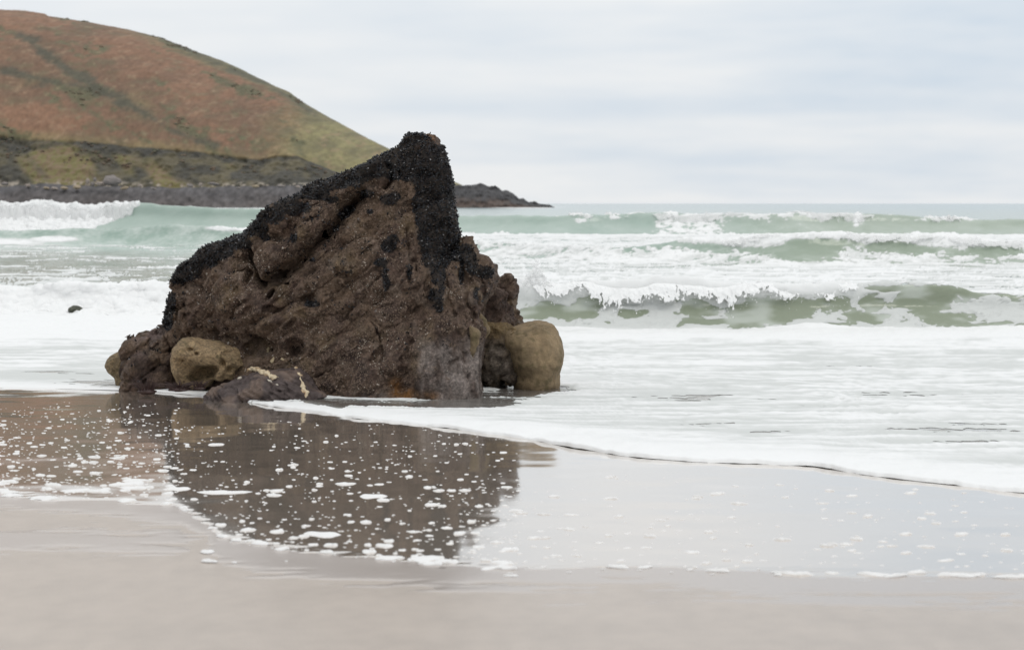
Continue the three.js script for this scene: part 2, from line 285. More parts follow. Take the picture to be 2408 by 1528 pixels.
  for (let n = 0; n < 2600; n++) {                                      // the finest bubbles, drifted together in skeins
    const left = r() < 0.4, qx = left ? -40 + r() * 460 : 380 + r() * 850, qy = left ? 945 + r() * 228 : 985 + r() * 335; if (qy > filmEdge(qx) || fbm(qx * 0.012, qy * 0.05, 4.1, 3) + 0.35 * r() < 0.22) continue;
    const p = onBeach(qx, qy), w = 0.0026 + 0.0045 * Math.pow(r(), 2); o.position.set(p.x, sandHeight(p.x, -p.z), p.z); o.rotation.set(0, 0, 0); o.scale.set(w * (1 + r()), w * 0.6, w); o.updateMatrix(); parts.push(tiny.clone().applyMatrix4(o.matrix));
  }
  const specks = mergeGeometries(parts); mesh('foam_specks', specks, foamWhite, filmSheet, { kind: 'stuff' });
}
console.log('beach');

// ---------------------------------------------------------------- the sea: swash, three breaking waves, open water
const FRONT = tableLin([[-1200, 905], [0, 913], [150, 914], [290, 917], [420, 925], [560, 940], [625, 956], [720, 966], [830, 985], [900, 992], [1000, 1004], [1225, 1029], [1290, 1042], [1400, 1060], [1500, 1076], [1620, 1085], [1750, 1091], [1925, 1096], [2050, 1117], [2250, 1140], [2408, 1157], [3300, 1230]]);
const waves = [
  { d: table([[-1500, 24.5], [0, 23.8], [400, 23.5], [800, 22.5], [1100, 21.4], [1250, 20.8], [1500, 20.6], [1900, 20.7], [2100, 20.8], [2408, 21.1], [3600, 22.5]]), H: table([[-1500, .4], [0, .40], [400, .46], [800, .5], [1100, .6], [1250, .66], [1500, .64], [1900, .62], [2100, .62], [2408, .46], [3600, .4]]), wf: 0.62, wb: 1.5, curl: 0.34 },
  { d: table([[-1500, 62], [0, 61.5], [400, 61.5], [640, 60], [1100, 50], [1500, 44], [1900, 43], [2408, 43], [3600, 45]]), H: table([[-1500, .6], [0, .62], [250, .72], [450, .82], [640, .7], [1050, .40], [1500, .42], [1680, .70], [1900, .87], [2200, .8], [2408, .68], [3600, .6]]), wf: 1.3, wb: 3.6, curl: 0.2 },
  { d: table([[-1500, 102], [0, 97.5], [330, 97], [640, 95], [1000, 88], [1080, 85], [1400, 84], [1950, 83], [2408, 83], [3600, 85]]), H: table([[-1500, 2.1], [0, 1.86], [160, 1.86], [330, 1.70], [450, 1.58], [640, 1.45], [1000, 1.2], [1080, 1.06], [1400, 1.10], [1700, 1.15], [1950, 1.2], [2200, 1.0], [2408, .82], [3600, .8]]), wf: 2.2, wb: 7, curl: 0.3 },
];
const qOf = (x, d) => QW / 2 + FQ * x / d;
const level = d => { const a = beachY(d) + 0.012, b = -0.12, h = Math.max(0.08 - Math.abs(a - b), 0) / 0.08; return Math.max(a, b) + h * h * 0.02; };
function waveAt(w, q, d, x) {
  const dc = w.d(q) + 0.25 * w.wf * fbm(x * 0.35 / w.wf, 3.3, 0.5, 2), H = w.H(q) * (1 + 0.16 * fbm(x * 0.9 / w.wf, 1.3, 5.5, 3)), s = dc - d;
  let h = 0, t;
  if (s < 0) h = H * Math.exp(-(s / w.wb) * (s / w.wb)); else { t = s / w.wf; h = t < 1 ? H * Math.pow(1 - t, 1.25) * (1 - 0.25 * t) : -0.05 * H * Math.exp(-(t - 1) * 1.2) * ss(1, 1.6, t); }
  const k = h / H, shift = s > -w.wb * 0.5 ? w.curl * H * ss(0.45, 1.0, k) * ss(-w.wb * 0.5, -w.wb * 0.05, s) : 0;
  return [h, shift, s / w.wf, k, H];
}
// how far each spot is covered with foam (> 0) - read from the survey
const blobs = (list, x, y) => { let m = 0; for (const [a, b, rx, ry, k] of list) { const u = (x - a) / rx, v = (y - b) / ry, d = u * u + v * v; if (d < 1) m += k * (1 - d) * (1 - d) * 2; } return m; };
const SWASH_HOLES = [[1235, 912, 130, 24, -1.5], [1180, 932, 110, 16, -1.3], [1050, 950, 170, 14, -1.8], [900, 955, 140, 13, -2], [790, 950, 120, 16, -2], [1110, 940, 140, 16, -1.8], [1790, 1020, 150, 18, -0.8], [2130, 975, 90, 8, -.8], [2250, 985, 200, 14, -.5], [2200, 1008, 260, 12, -.45], [2250, 1042, 190, 12, -.5], [1560, 930, 260, 20, -.4], [1480, 900, 190, 18, -.4], [2300, 1085, 190, 24, -.4], [120, 890, 280, 24, -.4], [250, 905, 180, 12, -.8], [500, 940, 230, 30, -2]];
const faceA = [[1310, 730, 110, 24, -1.4], [1380, 720, 44, 30, -1.4], [1250, 745, 70, 14, -1.2], [1500, 690, 34, 14, -.9], [1640, 725, 66, 28, -1.4], [1490, 735, 44, 15, -.9], [1800, 735, 130, 36, -1.7], [1850, 715, 100, 28, -1.0], [1960, 715, 60, 20, -1.2], [1700, 760, 130, 12, -1.0], [2060, 712, 34, 24, -1.2], [2040, 745, 90, 16, -1.0], [2170, 710, 100, 34, -1.5], [2120, 680, 150, 11, -1.3], [2300, 690, 150, 11, -1.3], [2220, 745, 100, 18, -1.0], [1960, 765, 100, 10, -.9], [2300, 760, 160, 13, -.7], [1620, 765, 70, 8, -.7], [1560, 700, 26, 11, -.7]];
// older sheets of foam lying on the swash, each with a raised lip
const LIPS = [tableLin([[1500, 1000], [1690, 1010], [1720, 998], [1900, 995], [2080, 985], [2250, 990], [2408, 1000], [2700, 1010]]), tableLin([[1100, 915], [1300, 930], [1600, 922], [1850, 915], [2000, 955], [2180, 978], [2408, 960], [2800, 960]]), tableLin([[1900, 1060], [2100, 1050], [2408, 1075], [2700, 1090]])];
const lipFrom = [[1560, 2600], [1250, 2700], [1980, 2650]];
function sea(x, d) {
  const q = qOf(x, d);
  let y = level(d), dz = 0, foam = -1, thin = 0;
  const near = ss(26, 14, d);
  // ripples and chop
  y += (0.010 * near + 0.045 * (1 - near)) * fbm(x * 0.8, d * 1.6, 2.1, 4) * ss(0, 3, d - 11) * (d > 150 ? 2 : 1) + 0.004 * near * fbm(x * 5, d * 9, 6.1, 2);
  const A = waveAt(waves[0], q, d, x), B = waveAt(waves[1], q, d, x), C = waveAt(waves[2], q, d, x);
  y += A[0] + B[0] + C[0]; dz += A[1] + B[1] + C[1];
  const [, qy] = project(x, y, -d + dz);
  const lump = fbm(x * 2.2, y * 3 + d * 2.2, 8.4, 4);
  // foam
  const n1 = fbm(x * 0.30, d * 1.3, 4.4, 4), wx = x + 0.5 * fbm(x * 0.5, d * 0.8, 11.1, 2), n2 = fbm(wx * 1.1, d * 6.0, 1.4, 4, 0.6), n3_ = fbm(x * 0.5, d * 0.9, 9.4, 5, 0.62), rag = fbm(x * 5, d * 5 + y * 9, 3.7, 3, 0.6);
  const aFront = A[2], onA = aFront > -0.35 && aFront < 1.25;
  if (d < waves[0].d(q) - waves[0].wf * 0.95) {                          // swash sheet
    const [qx, gy] = project(x, level(d), -d), ridge = 1 - Math.abs(fbm(wx * 0.45, d * 3.2, 6.6, 3, 0.6)) * 3.2;
    const f = d - frontD(q), inner = ss(0.4, 2.2, f);
    foam = 0.66 + 0.40 * n1 + 0.40 * n2 + 0.12 * rag - 0.60 * Math.max(0, ridge) * inner * (0.35 + 0.5 * ss(1300, 1700, q) + 0.4 * ss(300, 150, q)) * ss(19, 16, d);
    foam += blobs(SWASH_HOLES, qx + 60 * n1 + 30 * rag, gy + 9 * n2 + 4 * rag) * (0.75 + 1.3 * n2) * lerp(1, 0.42, ss(1300, 1450, q));
    foam = Math.max(foam, q < 640 ? 0.35 - 1.1 * f + 0.8 * n2 : (0.9 - 2.0 * f) + 0.12 * n2);
    foam += ss(17.5, 19.2, d) * 0.5; thin = ss(1.0, 0.10, foam + 0.3 * n2 + 0.15 * rag) * ss(0.05, 0.9, f);
  } else if (onA) {
    const broken = ss(1180, 1050, q), top = ss(0.62, 0.95, A[3]), wq = q + 26 * fbm(x * 2.5, y * 5, 1.9, 3), wy = qy + 14 * fbm(x * 2.2, y * 4, 6.9, 3);
    const cl = cell3(x * 2.8 + 0.7 * rag, y * 5.5 + 0.9 * n3_, 0.5), lace = ss(0.34, 0.05, cl[1] - cl[0]);
    foam = lerp(0.16 + 0.7 * lace + 0.35 * n3_ + 0.30 * rag + 0.22 * fbm(x * 1.6, y * 7, 2.9, 3) + blobs(faceA, wq, wy) + top * 0.35 * ss(2080, 1960, q) - top * 0.6 * ss(2000, 2120, q), 1.0 + 0.6 * lump, broken);
    foam += 0.8 * ss(0.9, 1.2, aFront);
    thin = (1 - broken) * ss(1.2, 0.85, aFront) * (1 - 0.8 * top * ss(2080, 1960, q));
  } else if (d < waves[1].d(q) - waves[1].wf) {                          // between the first and second wave
    const left = ss(900, 500, q), m = ss(24, 44, d), streak = fbm(wx * 0.35, d * 1.7, 2.8, 4, 0.6), cl = cell3(x * 0.8 + 0.6 * rag, d * 0.8, 0.5), lace = 0.4 * ss(0.22, 0.04, cl[1] - cl[0]) - 0.08;
    foam = 0.30 + 0.55 * n3_ + 0.55 * streak + 0.2 * n2 + lace - left * (0.10 + 0.50 * m) - 0.12 * (1 - left) * ss(34, 41, d);
    foam += blobs([[1760, 580, 330, 12, -.5], [1650, 610, 330, 14, -.3], [2030, 605, 60, 12, -.9], [2330, 600, 160, 18, -.25], [1300, 570, 200, 12, -.35]], q + 40 * n3_, qy);
    if (left > 0.5) foam += 0.4 * ss(31, 25, d);
    thin = ss(0.5, 0.1, foam);
  } else if (d < waves[1].d(q) + 3 && B[3] > 0.05) {
    const left = ss(900, 600, q), wq = q + 40 * fbm(x * 0.8, y * 2, 1.9, 3), wy = qy + 10 * rag;
    const cl = cell3(x * 1.0 + 0.6 * rag, y * 2.2 + d * 0.5, 0.5), lace = 0.5 * ss(0.24, 0.04, cl[1] - cl[0]);
    foam = lerp(0.12 + lace + 0.8 * n3_ + 0.5 * rag + 0.35 * ss(0.6, 0.95, B[3]) + blobs([[1900, 590, 100, 36, -1.6], [1960, 575, 80, 18, -1.3], [1820, 590, 120, 12, -1], [2090, 580, 80, 18, -1.3], [2160, 588, 70, 14, -1.0], [2330, 590, 130, 16, -.7], [1500, 575, 220, 16, -.7], [1230, 565, 140, 12, -.7], [1680, 585, 120, 14, -.7]], wq, wy), -0.45 + 0.6 * n3_ + 0.3 * rag + blobs([[560, 537, 90, 8, 2.2], [130, 562, 70, 9, 1.4], [20, 570, 130, 14, .6]], q, qy), left);
    thin = ss(0.6, 0.1, foam) * 0.8;
  } else if (d < waves[2].d(q) - waves[2].wf * 1.02) {
    const left = ss(1000, 700, q);
    foam = lerp(0.26 + 0.8 * n3_ + 0.3 * rag, -0.16 + 0.7 * n3_ + 1.3 * ss(260, 60, q) * ss(85, 92, d), left) + 0.5 * ss(78, 81.5, d) * (1 - left);
    thin = ss(0.5, 0.0, foam) * lerp(0.8, 1, left);
  } else if (C[2] > -0.9 && C[2] < 1.05) {
    const edge = 330 - 115 * ss(0.0, 1.0, C[2]) + 12 * lump;              // left end has broken, the break runs down the face
    const brk = Math.max(ss(edge + 4, edge - 6, q) * 2.4, ss(1530, 1560, q + 20 * lump) * ss(1740, 1670, q + 30 * lump) * (0.55 + 0.9 * lump + 0.4 * rag), ss(1560, 1600, q) * ss(2010, 1980, q) * (0.45 * ss(0.55, 0.95, C[3]) + 0.45 * lump + 0.3 * rag), ss(0.93, 0.99, C[3]) * (0.15 + 0.5 * lump + 0.2 * ss(1350, 1390, q) * ss(1560, 1500, q)), blobs([[1370, 512, 34, 16, .9], [1440, 510, 40, 10, .7], [2016, 515, 20, 26, .9], [2230, 516, 120, 6, .8]], q + 22 * lump, qy + 6 * rag) * (0.55 + 1.2 * lump + 0.8 * rag));
    foam = -0.35 + brk; thin = ss(0.35, 0.0, foam) * 0.7;
  } else {
    foam = -0.52 + 0.5 * fbm(x * 0.10, d * 0.22, 2.4, 4) - 0.4 * ss(130, 300, d) + 1.2 * blobs([[1230, 487, 160, 5, .8], [560, 490, 200, 3, .6]], q, qy); thin = 0.5;
  }
  // broken water stands in lumps
  const broke = ss(0.3, 1.1, foam), onC = C[2] > -0.6 && C[2] < 1.1, onB = B[3] > 0.15;
  const rough = broke * (onA ? 0.075 : onC ? 0.20 : onB ? 0.09 : 0.02) * (onA ? ss(1250, 1050, q) + 0.25 : 1);
  y += rough * lump + rough * 0.6 * fbm(x * 6, y * 8, d * 6, 3); dz += rough * 0.9 * fbm(x * 2.6 + 5, y * 4, d * 2.4, 3);
  return [y, dz, foam, q, A, B, C, lump, n3_, thin];
}
const frontCache = new Map();
function frontD(q) { const k = Math.round(q * 2); let v = frontCache.get(k); if (v === undefined) { const c = k / 2, a = FRONT(c - 40) * 0.25 + FRONT(c) * 0.5 + FRONT(c + 40) * 0.25 + 2.2 * fbm(c * 0.012, 4.4, 1.2, 3) * ss(640, 800, c); v = -onBeach(c, a).z; frontCache.set(k, v); } return v; }
const waterMat = new THREE.MeshPhysicalMaterial({ vertexColors: true, roughness: 0.14, ior: 1.36, bumpMap: rippleBump, bumpScale: 0.012 });
const foamMat = new THREE.MeshPhysicalMaterial({ vertexColors: true, roughness: 0.8 });
{
  const us = []; for (let i = 0; i <= 1040; i++) us.push(-0.42 + 0.84 * i / 1040);
  const side = []; for (let i = 1; i <= 40; i++) side.push(0.42 + 0.9 * Math.pow(i / 40, 1.3));
  const U = [...side.slice().reverse().map(v => -v), ...us, ...side], cols = U.length;
  const P = [], C = [], V = [], I = [], T = [], H = [], Ed = []; let rows = 0;
  const lipT = (q, d) => { let t = 0; LIPS.forEach((L, k) => { const m = ss(lipFrom[k][0], lipFrom[k][0] + 160, q) * ss(lipFrom[k][1], lipFrom[k][1] - 100, q); if (m > 0) { const e = d + onBeach(q, L(q)).z + 0.05 * fbm(q * 0.02, k, 3.3, 3); if (e > 0 && e < 1.5) t += m * 0.014 * ss(0, 0.22, e) * ss(1.5, 0.3, e); } }); return t; };
  const geom = (a, b, n) => t => 1 / lerp(1 / a, 1 / b, t);
  for (let i = 0; i < cols; i++) {
    const u = U[i], q = QW / 2 + FQ * u, f = Math.max(4.5, frontD(q)), w = waves, x0 = u * 20;
    const ds = [], seg = (a, b, n, inv = true) => { for (let k = 0; k < n; k++) ds.push(inv ? 1 / lerp(1 / a, 1 / b, k / n) : lerp(a, b, k / n)); };
    const [a, b, c] = w.map(v => v.d(q)), toe = (v, k) => v - w[k].wf * 1.35, top = (v, k) => v + w[k].wf * 0.4;
    seg(f, f + 0.10, 12, false); seg(f + 0.10, f + 0.7, 14); seg(f + 0.7, toe(a, 0), 118); seg(toe(a, 0), top(a, 0), 74, false); seg(top(a, 0), top(a, 0) + 1.2, 10); seg(top(a, 0) + 1.2, toe(b, 1), 62); seg(toe(b, 1), top(b, 1), 46, false); seg(top(b, 1), toe(c, 2), 44); seg(toe(c, 2), top(c, 2), 56, false); seg(top(c, 2), top(c, 2) + 6, 8); seg(top(c, 2) + 6, 9000, 44); ds.push(9000);
    rows = ds.length;
    for (let j = 0; j < rows; j++) {
      const d = ds[j], x = u * d, [y0, dz, foam, , A, B, Cw, lump, n, th] = sea(x, d);
      const e = d - f, y = lerp(sandHeight(x, d) - 0.006, y0, ss(-0.02, 0.03, e));
      P.push(x, y, -d + dz); H.push(th);
      // colour of the water itself: sandy in the shallows, olive in the first wave, green in the second and third, blue-green far out
      const sandy = ss(19.0, 14.5, d), olive = ss(50, 24, d) * (1 - sandy), deep = ss(110, 600, d), green = 1 - sandy - olive - deep > 0 ? 1 - sandy - olive - deep : 0, s = 1 / (sandy + olive + deep + green);
      const rightOlive = ss(1500, 2000, q) * green * 0.6;
      const milk = clamp((0.30 + 0.25 * ss(900, 500, q) * ss(92, 80, d)) * ss(-0.8, 0.0, foam) + 0.18 * n, 0, 0.6) * (1 - 0.6 * olive) + olive * 0.42 * ss(-0.05, 0.45, fbm(x * 1.3, y * 4 + d * 0.6, 13.1, 3)) * (1 - sandy) * (1 - sandy) * (1 - deep);
      const mk = 1 + 1.5 * Math.max(ss(1290, 1420, q), ss(330, 230, q)), c0 = [0.13 * mk * sandy + 0.235 * olive + 0.275 * green + 0.24 * deep + rightOlive * 0.02, 0.115 * mk * sandy + 0.265 * olive + 0.36 * green + 0.32 * deep - rightOlive * 0.03, 0.103 * mk * sandy + 0.195 * olive + 0.31 * green + 0.31 * deep - rightOlive * 0.06];
      C.push(...c0.map((v, k) => lerp(v * s, [0.66, 0.69, 0.66][k], milk)));
      V.push(foam);
      const roll = q > 560 ? (0.14 * Math.sqrt(clamp(e / 0.025)) + 0.86 * ss(0, 0.34, e)) * ss(1.5, 0.34, e) * lerp(0.010, 0.034, ss(600, 900, q)) * (1 - 0.45 * ss(1900, 2300, q)) : 0;
      Ed.push(clamp((e - 0.002) / 0.014)); T.push(Math.min(0.008 + 0.002 * (d - 11), 0.06) * 0.5 * ss(0.2, 2.5, e) + roll * (0.85 + 0.5 * fbm(x * 1.7, d * 1.5, 3.9, 3)) + lipT(q, d) + 0.004 + 0.004 * ss(0.4, 2, e) * fbm(x * 2.2, d * 6, 7.9, 3));
    }
  }
  for (let i = 0; i < cols - 1; i++) for (let j = 0; j < rows - 1; j++) { const a = i * rows + j, b = a + rows, c = a + 1, e = b + 1; I.push(a, b, e, a, e, c); }
  console.log('sea grid', rows, cols);
  const uvw = new Float32Array(P.length / 3 * 2); for (let i = 0; i < uvw.length / 2; i++) { uvw[i * 2] = P[i * 3] / 3; uvw[i * 2 + 1] = (P[i * 3 + 2] + P[i * 3 + 1]) / 3; }
  const g = geo(P, I, C, uvw); g.computeVertexNormals();
  mesh('sea', g, waterMat, scene, { kind: 'structure', label: 'green-grey sea running in rows of waves up the beach' });
  const N = g.attributes.normal.array, FC = new Float32Array(C.length);
  for (let i = 0; i < V.length; i++) { const t = H[i]; FC[i * 3] = lerp(0.775, 0.56, t); FC[i * 3 + 1] = lerp(0.775, 0.572, t); FC[i * 3 + 2] = lerp(0.77, 0.555, t); }
  const fg = contour(P, N, FC, V, I, (v, i) => (0.0025 + ss(0, 0.55, v) * T[i]) * Ed[i]);
  mesh('sea_foam', fg, foamMat, scene, { kind: 'stuff', label: 'white sea foam spread over the swash and the broken waves', category: 'foam' });
  console.log('tri', I.length / 3, fg.index.count / 3);
}
// torn water along the crests: drops, strings and tufts of spray
const sprayMat = new THREE.MeshPhysicalMaterial({ color: lin(0.80, 0.80, 0.795), roughness: 0.7 });
const dropGeo = new THREE.IcosahedronGeometry(1, 1);
function spray(name, label, list) {
  const im = new THREE.InstancedMesh(dropGeo, sprayMat, list.length), o = new THREE.Object3D();
  list.forEach(([x, y, z, sx, sy, sz, rz], i) => { o.position.set(x, y, z); o.scale.set(sx, sy, sz); o.rotation.set(0, 0, rz || 0); o.updateMatrix(); im.setMatrixAt(i, o.matrix); });
  put(im, name, scene, { kind: 'stuff', label, category: 'spray' });
}
function crestPoint(w, q) { const d = w.d(q), x = (q - QW / 2) / FQ * d, p = sea(x, d - 0.02 * w.wf); return [x, p[0], -d + p[1], d]; }
// a torn sheet of white water along a crest: f runs from -1 (thrown up) through 0 (the lip) to 1 (hanging down the face)
const mistMat = new THREE.MeshPhysicalMaterial({ color: lin(0.80, 0.80, 0.795), roughness: 0.8, transparent: true, opacity: 0.62 });
function curtain(name, label, w, q0, q1, nq, nf, up, down, fwd, val, mat = mistMat) {
  const P = [], V = [], I = [], m = nf + 1;
  for (let i = 0; i <= nq; i++) {
    const q = lerp(q0, q1, i / nq), [x, y, z] = crestPoint(w, q), U = up(q), D = down(q);
    for (let j = 0; j <= nf; j++) {
      const f = lerp(-1, 1, j / nf), n = fbm(x * 9 / w.wf, f * 2.5, 5.1, 3), k = fbm(x * 2.5 / w.wf, f * 1.1, 9.1, 2);
      P.push(x + 0.05 * w.wf * fbm(x * 4 / w.wf, f * 3, 2.2, 2), f < 0 ? y - f * U : y + 0.02 * w.wf - D * f, z + fwd * (0.15 + 0.85 * Math.sqrt(clamp(f + 0.05))) * (f < 0 ? 1 + f : 1) + w.wf * (0.03 * n + 0.05 * k));
      V.push(val(q, f, x));
    }
  }
  for (let i = 0; i < nq; i++) for (let j = 0; j < nf; j++) { const a = i * m + j, b = a + m; I.push(a, a + 1, b + 1, a, b + 1, b); }
  const g = contour(P, new Float32Array(P.length), null, V, I, () => 0); mesh(name, g, mat, scene, { kind: 'stuff', label, category: 'spray' });
}
{
  const r = rng(5), L = [], ends = q => ss(1205, 1270, q) * ss(2075, 1960, q);
  const reach = q => (0.13 + 0.24 * clamp(0.5 + 0.9 * fbm(q * 0.011, 1.5, 0.3, 2))) * lerp(0.5, 1, ends(q));
  curtain('wave_spray', 'lacy white lip curling off the crest of the nearest breaker', waves[0], 1200, 2080, 1000, 64, q => 0.05, reach, 0.16,
    (q, f, x) => 0.74 + 0.40 * fbm(x * 4, f * 0.9, 1.1, 2) + 0.62 * fbm(x * 13, f * 1.6, 2.1, 3, 0.6) + 0.35 * fbm(x * 40, f * 6, 4.1, 2) - (f > 0 ? 1.15 * f : -1.5 * f) - 1.6 * (1 - ends(q)), sprayMat);
  for (let n = 0; n < 420; n++) { const q = 1250 + r() * 760, [x, y, z] = crestPoint(waves[0], q), s = 0.002 + r() * r() * r() * 0.008; L.push([x, y - reach(q) * (0.3 + 1.1 * r()) + 0.04, z + 0.2 + r() * 0.15, s, s * (1 + r()), s, 0]); }
  spray('wave_spray', 'drops falling from the crest of the nearest breaker', L);
  const [px, py, pz] = crestPoint(waves[0], 1252), P = [], V = [], I = [];   // the plume where the wave passes the rock: three torn sheets
  for (let k = 0; k < 3; k++) for (let i = 0; i <= 70; i++) for (let j = 0; j <= 60; j++) { const u = i / 35 - 1, h = j / 60, n = fbm(u * 3 + k * 7, h * 3, 2.2, 3); P.push(px + 0.03 + u * 0.27 + 0.03 * n, py - 0.06 + h * (0.40 - 0.05 * k), pz - 0.08 + 0.09 * k + 0.08 * n); V.push(0.95 * Math.pow(1 - h, 1.9) + 0.05 - Math.abs(u - 0.10 * h) + 0.30 * fbm(u * 5 + k * 3, h * 6, 6.2, 3) * (1 - 0.6 * h) + 0.02); if (i < 70 && j < 60) { const a = k * 71 * 61 + i * 61 + j; I.push(a, a + 61, a + 62, a, a + 62, a + 1); } }
  mesh('wave_spray', contour(P, new Float32Array(P.length), null, V, I, () => 0), mistMat, scene, { kind: 'stuff', label: 'pointed plume of spray thrown up beside the rock', category: 'spray' });
}
curtain('wave_spray', 'white froth tumbling down the middle breaker', waves[1], 1600, 2440, 800, 30, q => 0.06, q => 0.30, 0.35, (q, f, x) => 0.30 + 0.6 * fbm(x * 0.9, f * 0.8, 3.1, 3) + 0.5 * fbm(x * 5, f * 2, 4.1, 3, 0.6) - (f > 0 ? 0.9 * f : -1.2 * f) - ss(1720, 1600, q));
{
  const amount = table([[-100, 1.5], [300, 1.4], [345, 0.25], [640, 0.1], [1300, 0.1], [1345, 0.55], [1390, 0.55], [1430, 0.35], [1520, 0.3], [1560, 1], [1800, 0.8], [1990, 0.9], [2030, 0.7], [2060, 0.2], [2200, 0.5], [2300, 0.4], [2408, 0.25]]);
  const far = (q0, q1, nq, label) => curtain('wave_spray', label, waves[2], q0, q1, nq, 30, q => 0.10 + 0.22 * clamp(0.3 + fbm(q * 0.02, 3.3, 1.1, 2)), q => 0.25 + 0.75 * amount(q), 0.45, (q, f, x) => -0.55 + 1.0 * amount(q) + 0.6 * fbm(x * 0.5, f * 0.9, 7.1, 3) + 0.4 * fbm(x * 2.5, f * 2.0, 8.1, 3, 0.6) - (f > 0 ? 0.7 * f : -1.1 * f));
  far(-80, 700, 500, 'white spray over the broken left end of the farthest wave'); far(1060, 2460, 900, 'white spray along the farthest breaking wave to the right of the rock');
}
console.log('sea');

// ---------------------------------------------------------------- the rock
// plane the outline stands on: nearest at the right-hand arete, farther back to the left
const midD = table([[250, 13.35], [420, 13.25], [700, 12.9], [1000, 12.65], [1150, 12.6], [1250, 12.9]]);
const OUT = [[945, 328], [958, 319], [975, 315], [1003, 312], [1019, 317], [1024, 328], [1027, 342], [1040, 358], [1051, 385], [1057, 410], [1061, 445], [1066, 480], [1070, 515], [1071, 545], [1064, 578], [1056, 606], [1072, 592], [1085, 575], [1101, 569], [1114, 583], [1120, 606], [1141, 611], [1161, 628], [1171, 652], [1155, 690], [1133, 735], [1131, 760], [1137, 790], [1130, 835], [1126, 890], [1137, 948], [1137, 1010], [380, 1010], [392, 880], [396, 770], [393, 745], [404, 712], [412, 690], [412, 655], [436, 626], [490, 594], [550, 563], [598, 532], [650, 489], [715, 452], [770, 424], [830, 401], [870, 386], [905, 366], [925, 352], [940, 338]];
const CTRL = [[985, 320, 12.55], [1010, 420, 12.36], [1055, 450, 12.6], [1020, 520, 12.26], [1060, 560, 12.5], [1030, 640, 12.16], [1060, 720, 12.07], [1050, 800, 12.0], [1060, 940, 11.88], [1125, 940, 12.0], [1118, 860, 12.1], [1115, 790, 12.25], [1085, 660, 12.42], [1110, 600, 12.5], [1150, 650, 12.65], [1125, 720, 12.45], [1085, 750, 12.2],
  [940, 380, 12.5], [900, 420, 12.52], [900, 520, 12.45], [900, 620, 12.36], [900, 720, 12.27], [900, 820, 12.2], [900, 900, 12.03], [900, 960, 11.93], [960, 700, 12.22], [975, 860, 12.0], [960, 560, 12.36], [960, 460, 12.42],
  [840, 430, 12.6], [780, 470, 12.58], [720, 520, 12.52], [640, 590, 12.62], [560, 640, 12.75], [480, 660, 12.9], [440, 690, 12.98],
  [800, 560, 12.5], [760, 630, 12.42], [700, 690, 12.42], [640, 720, 12.5], [560, 740, 12.68], [480, 770, 12.85], [420, 800, 13.05],
  [780, 740, 12.32], [700, 800, 12.38], [620, 810, 12.6], [540, 840, 12.75], [470, 870, 12.95], [410, 890, 13.1], [800, 840, 12.25], [720, 880, 12.3], [640, 880, 12.5], [800, 940, 12.02], [700, 940, 12.2], [600, 940, 12.4], [500, 940, 12.7], [420, 950, 12.95]];
const GX0 = -3.8, GY0 = -0.6, GC = 0.0125, GNX = 320, GNY = 240, outD = new Float32Array(GNX * GNY), faceZ = new Float32Array(GNX * GNY);
